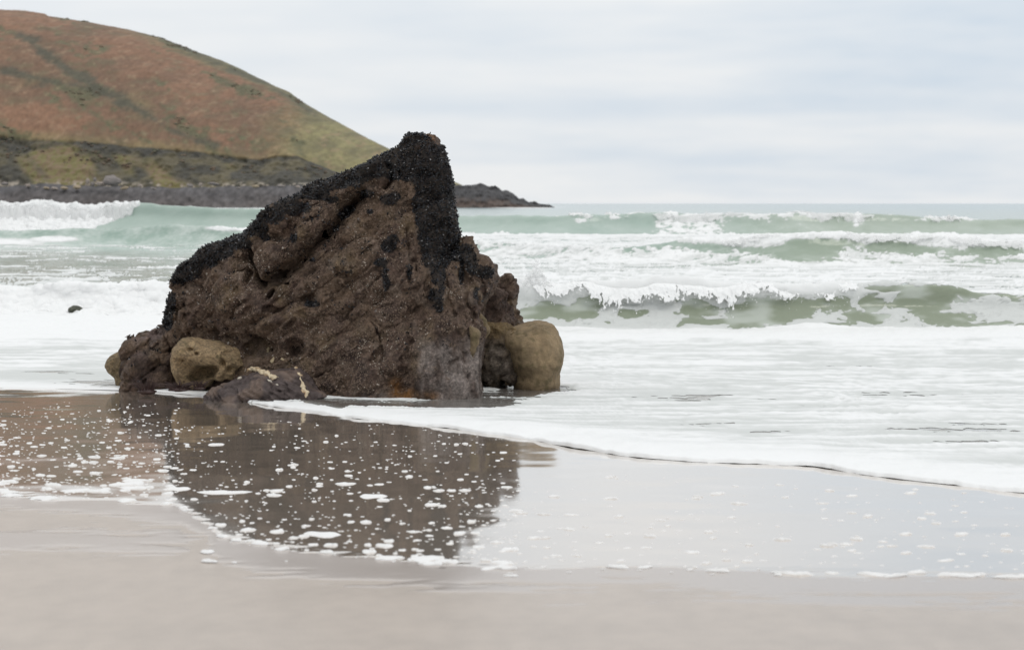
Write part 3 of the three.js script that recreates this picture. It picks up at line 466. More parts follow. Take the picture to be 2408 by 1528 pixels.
{
  const poly = OUT.map(([a, b]) => at(a, b, midD(a))), ctrl = CTRL.map(([a, b, d]) => { const p = at(a, b, d); return [p.x, p.y, p.z]; });
  const lump = (qx, qy, rx, ry, k, turn = 0) => { const d = midD(qx) - 0.3, p = at(qx, qy, d), s = d / FQ; return [p.x, p.y, rx * s, ry * s, k, Math.cos(turn), Math.sin(turn)]; };
  // rounded lumps and hollows of the face, then its cracks
  const lumps = [lump(560, 690, 62, 50, .10, .5), lump(645, 605, 75, 42, .15, .6), lump(520, 690, 46, 60, .07), lump(740, 520, 70, 34, .13, .75), lump(815, 455, 46, 22, .10, .5), lump(760, 665, 95, 36, .09, .6), lump(610, 740, 60, 45, .10, .5), lump(680, 740, 60, 30, .07, .7), lump(850, 600, 70, 90, .05), lump(1000, 850, 55, 80, .06), lump(1040, 760, 40, 90, .04), lump(870, 860, 80, 60, .06), lump(790, 800, 60, 50, .05), lump(450, 740, 34, 60, .06),
    lump(610, 815, 52, 34, -.20), lump(550, 800, 40, 24, -.10), lump(700, 812, 26, 26, -.15), lump(735, 705, 40, 13, -.16, .5), lump(690, 750, 24, 12, -.10, .8), lump(640, 768, 20, 14, -.10), lump(585, 655, 16, 26, -.14), lump(820, 640, 40, 9, -.08, .3), lump(900, 690, 20, 20, -.05), lump(500, 800, 22, 26, -.08), lump(960, 880, 34, 44, -.07), lump(815, 480, 26, 34, -.10, .9), lump(870, 420, 14, 18, -.09), lump(540, 770, 14, 10, -.06), lump(1085, 640, 12, 50, -.10), lump(1128, 690, 10, 40, -.08), lump(640, 690, 30, 10, -.10, .6), lump(745, 760, 14, 30, -.07, -.5)];
  const line = (pts, w, k) => ({ p: pts.map(([a, b]) => at(a, b, midD(a) - 0.35)), w, k });
  const cracks = [line([[838, 462], [815, 490], [792, 520], [765, 552], [728, 585], [690, 625], [655, 650]], .055, .34), line([[655, 650], [620, 668], [606, 668]], .035, .16), line([[588, 585], [594, 620], [604, 655], [612, 672]], .022, .17), line([[640, 665], [600, 690], [560, 720], [545, 745]], .025, .06), line([[730, 680], [690, 712], [640, 735], [600, 760]], .03, .07), line([[868, 742], [890, 780], [905, 830], [908, 880]], .012, .05), line([[985, 640], [965, 610], [955, 580], [950, 540]], .014, .07), line([[965, 660], [963, 640], [966, 620]], .014, .06), line([[930, 545], [960, 585]], .008, .03), line([[800, 690], [770, 740], [745, 790], [735, 830]], .03, .06), line([[910, 385], [920, 410], [906, 440]], .02, .10), line([[1085, 610], [1095, 690], [1112, 760]], .016, .08), line([[1045, 650], [1062, 720], [1080, 790]], .012, .04), line([[1020, 880], [1050, 850], [1080, 840]], .010, .03), line([[1090, 820], [1100, 880], [1112, 940]], .014, .035), line([[840, 930], [870, 905], [905, 895]], .01, .02), line([[430, 700], [438, 760], [442, 820]], .02, .05)];
  const segD = (x, y, a, b) => { const dx = b.x - a.x, dy = b.y - a.y, t = clamp(((x - a.x) * dx + (y - a.y) * dy) / (dx * dx + dy * dy)); return Math.hypot(x - a.x - dx * t, y - a.y - dy * t); };
  for (let j = 0; j < GNY; j++) for (let i = 0; i < GNX; i++) {
    const x = GX0 + i * GC, y = GY0 + j * GC;
    let best = 1e9, ins = false;
    for (let k = 0, l = poly.length - 1; k < poly.length; l = k++) { const a = poly[l], b = poly[k]; best = Math.min(best, segD(x, y, a, b)); if ((a.y > y) !== (b.y > y) && x < (b.x - a.x) * (y - a.y) / (b.y - a.y) + a.x) ins = !ins; }
    outD[j * GNX + i] = ins ? -best : best;
    let sw = 0, sz = 0; for (const c of ctrl) { const dd = (x - c[0]) ** 2 + (y - c[1]) ** 2, w = 1 / (dd * dd + 0.0016); sw += w; sz += w * c[2]; }
    let z = sz / sw;
    const wx = x + 0.05 * fbm(x * 4, y * 4, 1.1, 2), wy = y + 0.05 * fbm(x * 4, y * 4, 8.1, 2);
    for (const l of lumps) { const ax = wx - l[0], ay = wy - l[1], u = (ax * l[5] + ay * l[6]) / l[2], v = (-ax * l[6] + ay * l[5]) / l[3], d = u * u + v * v; if (d < 1) z += l[4] * Math.pow(1 - d, l[4] < 0 ? 1.2 : 0.8); }
    for (const c of cracks) { let d = 9; for (let k = 0; k < c.p.length - 1; k++) d = Math.min(d, segD(x + 0.03 * fbm(x * 9, y * 9, 2.2, 2), y + 0.03 * fbm(x * 9, y * 9, 5.2, 2), c.p[k], c.p[k + 1])); if (d < c.w * 2) z -= c.k * Math.pow(1 - d / c.w / 2, 1.3); }
    faceZ[j * GNX + i] = z;
  }
}
const look = (A, x, y) => { const u = clamp((x - GX0) / GC, 0, GNX - 1.01), v = clamp((y - GY0) / GC, 0, GNY - 1.01), i = u | 0, j = v | 0, a = u - i, b = v - j, k = j * GNX + i; return lerp(lerp(A[k], A[k + 1], a), lerp(A[k + GNX], A[k + GNX + 1], a), b); };
function rockRelief(x, y, z, amp) {
  const al = x * 0.80 + y * 0.60, ac = y * 0.80 - x * 0.60, w = n3(x * 2.6, y * 2.6, z * 2.6);           // the beds dip down to the left
  const c = cell3(al * 2.3 + 0.5 * w, ac * 5.2, z * 3.6 + 0.5 * w), split = c[1] - c[0];
  return amp * (0.045 * fbm(x * 2.4, y * 2.4, z * 2.4, 2) + (0.075 * (0.5 - c[0]) - 0.026 * ss(0.10, 0.0, split)) * clamp(0.75 + 1.1 * n3(x * 1.6 + 4, y * 1.6, z * 1.6), 0.15, 1.25) - 0.018 * Math.abs(n3(al * 7, ac * 15, z * 12)) + 0.028 * fbm(al * 7, ac * 11, z * 9, 3, 0.6) + 0.012 * fbm(x * 34, y * 34, z * 34, 2) - 0.04 * ss(0.70, 0.98, n3(x * 7.5, y * 7.5, z * 7.5) + 0.55));
}
function mainRock(x, y, z) {
  const edge = look(outD, x, y), front = look(faceZ, x, y), thick = 0.35 + 0.75 * clamp((2.2 - y) / 2.0);
  const back = -(midD(project(x, y, z)[0])) - thick * 0.7;
  let f = smax(smax(edge, (z - front) * 0.8, 0.13), (back - z) * 0.8, 0.25) - 0.006;
  if (f > 0.13 || f < -0.13) return f;
  const smooth = polished(x, y, z);
  f -= rockRelief(x, y, z, 1 - 0.72 * smooth);
  if (smooth > 0.02) f -= smooth * (0.016 * fbm(x * 11, y * 2.2, z * 11, 3) + 0.010 * fbm(x * 26 + 3 * n3(x * 3, y * 3, 1), y * 5, z * 26, 2));
  return f;
}
// the wave-worn foot of the arete, smooth and fluted
function polished(x, y, z) { const [qx, qy] = project(x, y, z); return ss(965, 1000, qx + 14 * n3(x * 6, y * 6, 2)) * ss(775, 840, qy + 26 * n3(x * 5, y * 5, 7)) + 0.75 * ss(905, 935, qy) * ss(830, 900, qx) * (1 - ss(965, 1000, qx)); }
// where mussels grow, in survey units
const MUSSEL = [[985, 345, 50, 40, 1.4], [1000, 400, 66, 60, 1.5], [1015, 470, 60, 70, 1.5], [1020, 540, 56, 70, 1.5], [1025, 600, 44, 50, 1.3], [1030, 645, 26, 36, 1.0], [1050, 560, 24, 60, 1.2], [940, 375, 60, 34, 1.4], [895, 390, 60, 26, 1.4], [930, 405, 70, 24, 1.1], [845, 412, 60, 20, 1.4], [835, 428, 30, 18, 1], [790, 430, 50, 22, 1.3], [735, 455, 60, 22, 1.3], [715, 488, 26, 16, .9], [680, 485, 40, 24, 1.3], [640, 508, 40, 24, 1.3], [600, 540, 44, 24, 1.4], [625, 560, 22, 14, .8], [560, 570, 44, 22, 1.4], [520, 592, 44, 22, 1.3], [480, 612, 44, 24, 1.3], [440, 640, 44, 28, 1.4], [420, 650, 20, 26, 1], [402, 715, 15, 36, 1.3], [394, 750, 16, 36, 1.3], [915, 470, 28, 18, 1.0], [930, 462, 20, 14, 1], [806, 505, 24, 16, 1.0], [822, 492, 18, 14, 1], [870, 498, 16, 9, .7], [915, 575, 26, 26, .9], [925, 560, 18, 16, .9], [893, 618, 26, 14, 1.0], [908, 665, 15, 28, 1.2], [905, 640, 12, 20, .8], [962, 640, 8, 26, .9], [1022, 695, 22, 20, 1.0], [1032, 722, 16, 22, 1.1], [1040, 680, 12, 26, .7], [1095, 595, 26, 34, 1.4], [1110, 625, 18, 40, 1.2], [1140, 640, 30, 24, 1.1], [1072, 600, 14, 20, 1.1], [1085, 650, 12, 34, .7], [1118, 690, 9, 24, .9], [735, 715, 30, 12, .5], [690, 560, 14, 14, .7], [780, 470, 30, 12, .7], [690, 500, 22, 14, .8], [860, 455, 24, 16, .8], [735, 610, 14, 10, .5], [815, 640, 26, 8, .4], [790, 540, 12, 10, .5]];
const musselAt = (qx, qy, x, y) => blobs(MUSSEL, qx, qy) * 0.72 + (qy < 690 && qx < 1080 && y > 0.9 ? 0.7 * ss(-0.075, -0.03, look(outD, x, y)) * (1 - ss(985, 1000, qx) * ss(345, 335, qy)) : 0) + 0.56 * fbm(x * 7, y * 7, 3.3, 3, 0.6) + 0.03;
const barnacle = tex(1024, (u, v) => { const a = cellp(u * 70, v * 70, 70), b = cellp(u * 34 + 3, v * 34, 34), rim = ss(0.06, 0.2, Math.abs(a[0] - 0.34)) , k = 0.30 + 0.42 * (1 - rim) - 0.25 * ss(0.16, 0.05, a[0]) + 0.18 * np(u * 16, v * 16, 16) + 0.20 * (b[1] - b[0]); return k; });
const barnacleTone = tex(1024, (u, v) => {
  const a = cellp(u * 70, v * 70, 70), b = cellp(u * 26 + 0.4, v * 26, 26), n = np(u * 9, v * 9, 9), m = np(u * 40, v * 40, 40), f = np(u * 150, v * 150, 150);
  const rim = 1 - ss(0.03, 0.12, Math.abs(a[0] - 0.32)), light = (a[2] > 0.62 ? 0.55 : 0.16) * rim * (0.5 + 0.5 * ss(-0.2, 0.4, m)), grit = np(u * 22 + 5, v * 22, 22);
  const spot = b[2] > 0.93 ? 0.4 * ss(0.14, 0.08, b[0]) : 0, k = 0.42 + 0.12 * n + 0.14 * m + 0.16 * f + 0.10 * grit + light * 0.8 + spot; return [k, k * 0.985, k * 0.96];
});
const rockMat = new THREE.MeshPhysicalMaterial({ vertexColors: true, map: barnacleTone, bumpMap: barnacle, bumpScale: 0.012, roughness: 0.6, ior: 1.45, specularIntensity: 0.5 });
const mixc = (a, b, t) => [lerp(a[0], b[0], t), lerp(a[1], b[1], t), lerp(a[2], b[2], t)];
function rockColour(x, y, z) {
  const [qx, qy] = project(x, y, z), n = fbm(x * 2.2, y * 2.2, z * 2.2, 4), m = fbm(x * 11, y * 11, z * 11, 3), f = n3(x * 45, y * 45, z * 45);
  let c = mixc([0.172, 0.118, 0.083], [0.120, 0.080, 0.063], ss(-0.4, 0.4, n + 0.3 * m));                 // brown barnacle crust to purplish weed
  c = mixc(c, [0.200, 0.142, 0.086], ss(0.15, 0.6, fbm(x * 3.1, y * 3.1, z * 3.1 + 8, 3)) * 0.75); c = mixc(c, [0.235, 0.180, 0.145], ss(0.12, 0.55, fbm(x * 6.5 + 3, y * 6.5, z * 6.5, 4, 0.6)) * 0.7);   // greyer, cleaner rock
           // ochre
  c = mixc(c, [0.046, 0.030, 0.027], ss(0.05, 0.45, fbm(x * 5, y * 5, z * 5 + 3, 3)) * (0.45 + 0.3 * ss(780, 860, qy)));   // dark weed patches
  const s = polished(x, y, z); if (s > 0) c = mixc(c, mixc([0.33, 0.285, 0.265], [0.140, 0.108, 0.096], ss(-0.3, 0.4, fbm(x * 9, y * 2, z * 9, 3))), s * 0.8);
  const st = blobs([[950, 930, 60, 26, .5], [930, 905, 24, 30, .4], [1015, 930, 30, 20, .3]], qx, qy); if (st > 0) c = mixc(c, [0.22, 0.105, 0.035], clamp(st + 0.5 * st * m));
  const top = blobs([[1005, 325, 26, 20, .8], [985, 350, 24, 14, .5], [1000, 340, 20, 12, .5]], qx, qy); if (top > 0) c = mixc(c, [0.27, 0.145, 0.075], clamp(top));
  const k = ss(0.35, 0.6, musselAt(qx, qy, x, y)); c = mixc(c, [0.022, 0.020, 0.020], k * 0.85);
  const v = 1.56 * (1 + 0.50 * f + 0.34 * m); return [c[0] * v, c[1] * v, c[2] * v];
}
const rock = put(new THREE.Group(), 'rock', scene, { label: 'tall dark wedge-shaped rock crusted with mussels and barnacles', category: 'rock' });
const rockGeo = solid(mainRock, [-3.35, -0.35, -14.2], [0.15, 2.35, -11.6], 0.0125);
console.log('rock', rockGeo.index.count / 3);
mesh('rock_body', dress(rockGeo, rockColour, 0.75), rockMat, rock);

// second, lower rocks: behind on the right, and the shoulder on the left
const E = (qx, qy, d, rx, ry, rz) => { const p = at(qx, qy, d), s = d / FQ; return [p.x, p.y, p.z, rx * s, ry * s, rz]; };
const bounds = (list, m) => { const lo = [1e9, 1e9, 1e9], hi = [-1e9, -1e9, -1e9]; for (const e of list) for (let k = 0; k < 3; k++) { lo[k] = Math.min(lo[k], e[k] - e[k + 3] - m); hi[k] = Math.max(hi[k], e[k] + e[k + 3] + m); } return [lo, hi]; };
function lumpSolid(list, k, amp, cell, carve) {
  const [lo, hi] = bounds(list, 0.10); lo[1] = Math.max(lo[1], -0.35);
  return solid((x, y, z) => { let f = 9; for (const e of list) f = smin(f, ell(x, y, z, e), k); if (f > 0.12 || f < -0.12) return f; f -= amp(x, y, z); if (carve) f = carve(f, x, y, z); return f; }, lo, hi, cell);
}
const rearList = [E(1178, 790, 13.5, 54, 90, .30), E(1194, 690, 13.45, 25, 50, .2), E(1150, 740, 13.4, 52, 96, .30), E(1203, 668, 13.45, 13, 28, .10), E(1150, 850, 13.5, 40, 90, .3)];
const rear = put(new THREE.Group(), 'rock', scene, { label: 'lower rough brown rock behind the big rock, above the round tan boulder', category: 'rock' });
const rearGeo = lumpSolid(rearList, .08, (x, y, z) => rockRelief(x, y, z, 0.75), 0.0125);
mesh('rock_body', dress(rearGeo, rockColour, 0.75), rockMat, rear);
const shList = [E(350, 850, 13.3, 62, 72, .4), E(390, 850, 13.3, 46, 82, .4), E(322, 840, 13.3, 26, 44, .25), E(350, 905, 13.1, 64, 50, .3), E(330, 880, 13.2, 40, 60, .3)];
const shoulder = put(new THREE.Group(), 'rock', scene, { label: 'low dark rock with a pinkish crusted top between the two tan mounds', category: 'rock' });
const shGeo = lumpSolid(shList, .06, (x, y, z) => rockRelief(x, y, z, 0.7), 0.0125);
mesh('rock_body', dress(shGeo, (x, y, z, nx, ny) => { const c = rockColour(x, y, z), p = ss(0.1, 0.5, fbm(x * 4, y * 4, z * 4, 3) + 0.2) * ss(850, 815, project(x, y, z)[1]); return mixc(c, [0.40, 0.30, 0.29], p * 0.55); }, 0.75), rockMat, shoulder);

// slate ledge at the foot, bedded in slanting layers
const ledge = put(new THREE.Group(), 'rock', scene, { label: 'flat grey slate ledge at the foot of the big rock, with pale chips', category: 'rock' });
const ledList = [E(590, 935, 12.2, 95, 40, .34), E(660, 925, 12.15, 75, 50, .34), E(545, 945, 12.25, 75, 26, .24), E(615, 900, 12.35, 55, 26, .28), E(720, 950, 12.1, 60, 36, .26), E(690, 905, 12.3, 50, 40, .3)];
const bed = (x, y, z) => { const t = (y * 0.9 + x * 0.42 + z * 0.2) * 26 + 1.2 * fbm(x * 3, y * 3, z * 3, 2); return t - Math.floor(t); };
const ledGeo = lumpSolid(ledList, .07, (x, y, z) => 0.020 * fbm(x * 5, y * 5, z * 5, 3) + 0.012 * (bed(x, y, z) - 0.5) + 0.007 * fbm(x * 24, y * 24, z * 24, 3) - 0.02 * ss(0.12, 0.0, Math.abs(fbm(x * 3.3, y * 3.3, z * 3.3 + 4, 2))), 0.010);
mesh('rock_body', dress(ledGeo, (x, y, z) => { const m = fbm(x * 8, y * 8, z * 8, 3), b = bed(x, y, z); let c = mixc([0.066, 0.051, 0.048], [0.040, 0.030, 0.028], ss(-0.3, 0.4, m)); c = mixc(c, [0.17, 0.12, 0.09], 0.4 * ss(0.1, 0.5, fbm(x * 5, y * 5, z * 5, 2))); const v = 1.35 * (1 + 0.2 * (b - 0.5) + 0.2 * n3(x * 40, y * 40, z * 40)); return c.map(k => k * v); }, 0.75), new THREE.MeshPhysicalMaterial({ vertexColors: true, bumpMap: barnacle, bumpScale: 0.004, roughness: 0.5, ior: 1.45, specularIntensity: 0.5 }), ledge);

// honeycomb-worm mounds: tan, pitted like coarse sponge
const comb = tex(1024, (u, v) => { const a = cellp(u * 42, v * 42, 42); return ss(0.04, 0.40, a[0]) * 0.2 + 0.8 * (1 - ss(0.10, 0.30, a[1] - a[0])) + 0.1 * np(u * 20, v * 20, 20); });
const combTone = tex(1024, (u, v) => { const a = cellp(u * 42, v * 42, 42), k = 0.56 + 0.42 * (a[2] - 0.5) + 0.10 * np(u * 11, v * 11, 11) + 0.10 * np(u * 130, v * 130, 130); return [k, k * 0.98, k * 0.94]; });
const combMat = new THREE.MeshPhysicalMaterial({ vertexColors: true, map: combTone, bumpMap: comb, bumpScale: 0.016, roughness: 0.8 });
const sandComb = tex(512, (u, v) => 0.5 + 0.3 * np(u * 60, v * 60, 60) + 0.3 * np(u * 140, v * 140, 140));
const sandCombTone = tex(512, (u, v) => { const k = 0.62 + 0.16 * np(u * 8, v * 8, 8) + 0.20 * np(u * 70, v * 70, 70) + 0.26 * np(u * 150, v * 150, 150); return [k, k, k * 0.98]; });
const fineCombMat = new THREE.MeshPhysicalMaterial({ vertexColors: true, map: sandCombTone, bumpMap: sandComb, bumpScale: 0.009, roughness: 0.85 });
const tan = (k = 1, weed = 0) => (x, y, z) => { const n = fbm(x * 4, y * 4, z * 4, 3), m = fbm(x * 14, y * 14, z * 14, 2); let c = mixc([0.60, 0.43, 0.25], [0.45, 0.325, 0.185], ss(-0.4, 0.5, n)); c = mixc(c, [0.20, 0.16, 0.07], clamp(weed + 0.6 * ss(0.2, 0.6, m + n * 0.5))); return c.map(v => v * k * (1 + 0.15 * m)); };
const pits = list => (f, x, y, z) => { for (const e of list) f = smax(f, -ell(x, y, z, e), 0.02); return f; };
const mound = put(new THREE.Group(), 'reef_mound', scene, { label: 'tan pitted honeycomb mound with dark hollows, in front of the dark rock', category: 'mound' });
const moundGeo = lumpSolid([E(450, 832, 12.75, 44, 38, .22), E(490, 836, 12.75, 58, 36, .24), E(520, 850, 12.72, 36, 36, .2), E(540, 872, 12.68, 16, 20, .1), E(515, 872, 12.68, 17, 22, .1), E(430, 866, 12.75, 22, 40, .16), E(465, 880, 12.8, 40, 36, .2), E(600, 855, 12.72, 60, 9, .1), E(552, 845, 12.72, 18, 22, .12)], .045,
  (x, y, z) => 0.022 * fbm(x * 5, y * 5, z * 5, 3) + 0.006 * fbm(x * 22, y * 22, z * 22, 2), 0.009,
  pits([E(470, 882, 12.5, 32, 20, .30), E(494, 871, 12.5, 17, 11, .2), E(450, 893, 12.5, 22, 18, .28), E(528, 833, 12.48, 11, 8, .14), E(519, 858, 12.48, 8, 13, .13), E(533, 874, 12.5, 7, 10, .13), E(443, 824, 12.5, 11, 6, .10), E(457, 834, 12.47, 8, 5, .10), E(474, 816, 12.5, 6, 4, .10), E(500, 806, 12.55, 8, 4, .10), E(538, 892, 12.5, 11, 9, .12), E(425, 850, 12.52, 6, 4, .1)]));
mesh('mound_body', dress(moundGeo, tan(1.0), 0.62), combMat, mound);
const nubb = put(new THREE.Group(), 'reef_mound', scene, { label: 'small tan knob overhanging the water at the outer end of the rocks', category: 'mound' });
const nubGeo = lumpSolid([E(286, 858, 13.4, 36, 30, .2), E(300, 848, 13.4, 24, 28, .2), E(298, 885, 13.4, 26, 30, .18), E(272, 858, 13.4, 22, 20, .15), E(300, 910, 13.4, 24, 30, .16)], .04, (x, y, z) => 0.014 * fbm(x * 7, y * 7, z * 7, 3) + 0.004 * fbm(x * 22, y * 22, z * 22, 2), 0.009, pits([E(290, 880, 13.22, 4, 4, .04), E(303, 862, 13.2, 4, 3, .04), E(296, 895, 13.22, 5, 4, .04)]));
mesh('mound_body', dress(nubGeo, tan(0.85, 0.25), 0.62), combMat, nubb);
const boulder = put(new THREE.Group(), 'boulder', scene, { label: 'large smooth rounded tan boulder standing in the foam beside the big rock', category: 'boulder' });
const bGeo = lumpSolid([E(1248, 826, 13.1, 58, 66, .32), E(1276, 830, 13.1, 49, 68, .32), E(1262, 850, 13.1, 60, 56, .34), E(1268, 768, 13.12, 28, 13, .13), E(1287, 776, 13.12, 20, 14, .12), E(1262, 895, 13.1, 55, 60, .32), E(1218, 802, 13.1, 46, 36, .26)], .04,
  (x, y, z) => 0.018 * fbm(x * 4, y * 4, z * 4, 3) + 0.006 * fbm(x * 15, y * 15, z * 15, 3) + 0.003 * fbm(x * 40, y * 40, z * 40, 2), 0.009, pits([E(1245, 776, 12.82, 26, 5, .05), E(1232, 782, 12.82, 4, 5, .04), E(1300, 822, 12.78, 2.5, 3, .03)]));
mesh('boulder_body', dress(bGeo, tan(0.72), 0.5), fineCombMat, boulder);
const neckGeo = lumpSolid([E(1180, 830, 13.1, 50, 64, .24), E(1160, 860, 13.1, 40, 60, .24), E(1200, 870, 13.1, 34, 40, .24), E(1188, 788, 13.05, 34, 16, .18), E(1150, 772, 13.1, 22, 18, .15)], .05, (x, y, z) => rockRelief(x, y, z, 0.65) + 0.01 * fbm(x * 18, y * 18, z * 18, 2), 0.0115, pits([E(1172, 818, 12.84, 18, 12, .10), E(1195, 850, 12.82, 10, 16, .08), E(1150, 880, 12.84, 14, 10, .08)]));
mesh('pitted_side', dress(neckGeo, (x, y, z) => { const c = rockColour(x, y, z), n = fbm(x * 6, y * 6, z * 6, 3); return mixc(mixc(c, [0.16, 0.12, 0.06], 0.5), [0.40, 0.28, 0.14], Math.max(0.5 * ss(0.15, 0.5, n), 0.9 * ss(796, 776, project(x, y, z)[1] + 10 * n))); }, 0.75), rockMat, boulder, { label: 'dark pitted side of the tan boulder' });
// drapes of the same tan crust running down the big rock's edge
const drape = (pts, dd, name = 'tan_crust') => { const p = pts.map(([a, b, r]) => [at(a, b, dd), r * dd / FQ]); const lo = new THREE.Vector3(9, 9, 9).multiplyScalar(99), hi = lo.clone().negate(); for (const [v, r] of p) { lo.min(v.clone().subScalar(r + 0.05)); hi.max(v.clone().addScalar(r + 0.05)); }
  const g = solid((x, y, z) => { let f = 9; for (let i = 0; i < p.length - 1; i++) f = smin(f, cap(x, y, z, p[i][0], p[i + 1][0], p[i][1], p[i + 1][1]), 0.03); return f > 0.15 ? f : f - 0.012 * fbm(x * 9, y * 9, z * 9, 3); }, lo.toArray(), hi.toArray(), 0.007); mesh(name, dress(g, tan(0.62, 0.05), 0.5), fineCombMat, rock); };
drape([[1106, 768, 4], [1116, 786, 11], [1116, 806, 10], [1111, 824, 7], [1108, 842, 4]], 12.17);
drape([[1122, 736, 6], [1134, 756, 10], [1142, 776, 8], [1136, 800, 5]], 12.55);
console.log('solids');

// ---------------------------------------------------------------- what grows on the rock
function sampler(g, seed) { const P = g.attributes.position.array, N = g.attributes.normal.array, I = g.index.array, cum = new Float64Array(I.length / 3), r = rng(seed); let s = 0; const A = new THREE.Vector3(), B = new THREE.Vector3(), C = new THREE.Vector3(); for (let t = 0; t < cum.length; t++) { A.fromArray(P, I[t * 3] * 3); B.fromArray(P, I[t * 3 + 1] * 3).sub(A); C.fromArray(P, I[t * 3 + 2] * 3).sub(A); s += B.cross(C).length() / 2; cum[t] = s; }
  return { area: s, r, next() { const v = r() * s; let lo = 0, hi = cum.length - 1; while (lo < hi) { const m = lo + hi >> 1; if (cum[m] < v) lo = m + 1; else hi = m; } let a = r(), b = r(); if (a + b > 1) { a = 1 - a; b = 1 - b; } const i = I[lo * 3] * 3, j = I[lo * 3 + 1] * 3, k = I[lo * 3 + 2] * 3, mixv = M => new THREE.Vector3(M[i] + (M[j] - M[i]) * a + (M[k] - M[i]) * b, M[i + 1] + (M[j + 1] - M[i + 1]) * a + (M[k + 1] - M[i + 1]) * b, M[i + 2] + (M[j + 2] - M[i + 2]) * a + (M[k + 2] - M[i + 2]) * b); return [mixv(P), mixv(N).normalize()]; } }; }
const musselMat = new THREE.MeshPhysicalMaterial({ color: lin(0.007, 0.007, 0.009), roughness: 0.22, ior: 1.5, specularIntensity: 0.8 });
const musselShell = musselMat.clone(); musselShell.color.setRGB(1, 1, 1);
const musselGeo = (() => { const g = new THREE.SphereGeometry(1, 10, 8), p = g.attributes.position; for (let i = 0; i < p.count; i++) { const y = p.getY(i), t = (y + 1) / 2, w = 0.30 + 0.75 * Math.pow(t, 0.7); p.setXYZ(i, p.getX(i) * 0.52 * w + 0.10 * (t - 0.5) * (t - 0.5), y * 1.0, p.getZ(i) * 0.36 * w); } g.translate(0, 0.55, 0); g.computeVertexNormals(); return g; })();
function place(o, p, n, r, lean, len, sink = 0) { const up = n.clone().multiplyScalar(lean > 1 ? 0.7 : 1).add(new THREE.Vector3(r() - 0.5, r() - 0.5, r() - 0.5).multiplyScalar(lean)).normalize(); o.position.copy(p).addScaledVector(n, -sink); o.quaternion.setFromUnitVectors(new THREE.Vector3(0, 1, 0), up).multiply(new THREE.Quaternion().setFromAxisAngle(new THREE.Vector3(0, 1, 0), r() * 6.28)); o.scale.setScalar(len); o.updateMatrix(); }
function mussels(g, parent, seed, tries, showSingles) {
  const s = sampler(g, seed), o = new THREE.Object3D(), list = [];
  for (let n = 0; n < tries; n++) {
    const [p, v] = s.next(); if (p.y < 0.4 && parent !== shoulder) continue; const [qx, qy] = project(p.x, p.y, p.z), back = v.z < -0.25;
    const m = back ? 0.3 + 0.6 * fbm(p.x * 3, p.y * 3, p.z * 3, 2) + (p.y > 1.2 ? 0.2 : -0.4) : parent === shoulder ? fbm(p.x * 5, p.y * 5, p.z * 5, 3) - 0.12 + (v.y > 0.6 ? 0.15 : -0.5) + (qx > 350 && qy < 800 ? 0.2 : 0) : musselAt(qx, qy, p.x, p.y);
    if (m < 0.40 + s.r() * 0.10) { if (!(m > 0.05 && s.r() < 0.16 * ss(0.05, 0.42, m))) continue; }
    place(o, p, v, s.r, 2.0, 0.0095 + 0.0085 * Math.pow(s.r(), 1.5), 0.002); list.push([o.matrix.clone(), o.scale.x * (v.z > 0.1 ? 1 : 0.2) / -p.z]);
  }
  list.sort((a, b) => b[1] - a[1]);
  const singles = list.splice(0, showSingles);
  for (const [m] of singles) { const k = mesh('mussel', musselGeo, musselMat, parent); m.decompose(k.position, k.quaternion, k.scale); }
  const im = new THREE.InstancedMesh(musselGeo, musselShell, list.length), cc = new THREE.Color(); list.forEach(([m], i) => { im.setMatrixAt(i, m); const t = s.r(), k = 0.7 + 0.6 * s.r(); if (t < 0.80) cc.setRGB(0.007 * k, 0.007 * k, 0.009 * k); else if (t < 0.92) cc.setRGB(0.026 * k, 0.028 * k, 0.036 * k); else if (t < 0.975) cc.setRGB(0.05 * k, 0.036 * k, 0.026 * k); else cc.setRGB(0.17 * k, 0.165 * k, 0.165 * k); im.setColorAt(i, cc); }); put(im, 'mussel_bed', parent, { kind: 'stuff' });
  console.log('mussels', list.length + singles.length);
}
mussels(rockGeo, rock, 11, 100000, 300);
mussels(rearGeo, rear, 12, 7000, 20);
mussels(shGeo, shoulder, 13, 7000, 20);
const limpetGeo = (() => { const g = new THREE.ConeGeometry(1, 0.7, 14, 3), p = g.attributes.position; for (let i = 0; i < p.count; i++) { const a = Math.atan2(p.getZ(i), p.getX(i)), k = 1 + 0.07 * Math.sin(a * 7) - 0.1 * p.getY(i) * p.getY(i); p.setXYZ(i, p.getX(i) * k, p.getY(i), p.getZ(i) * k * 0.85); } g.translate(0, 0.3, 0); g.computeVertexNormals(); return g; })();
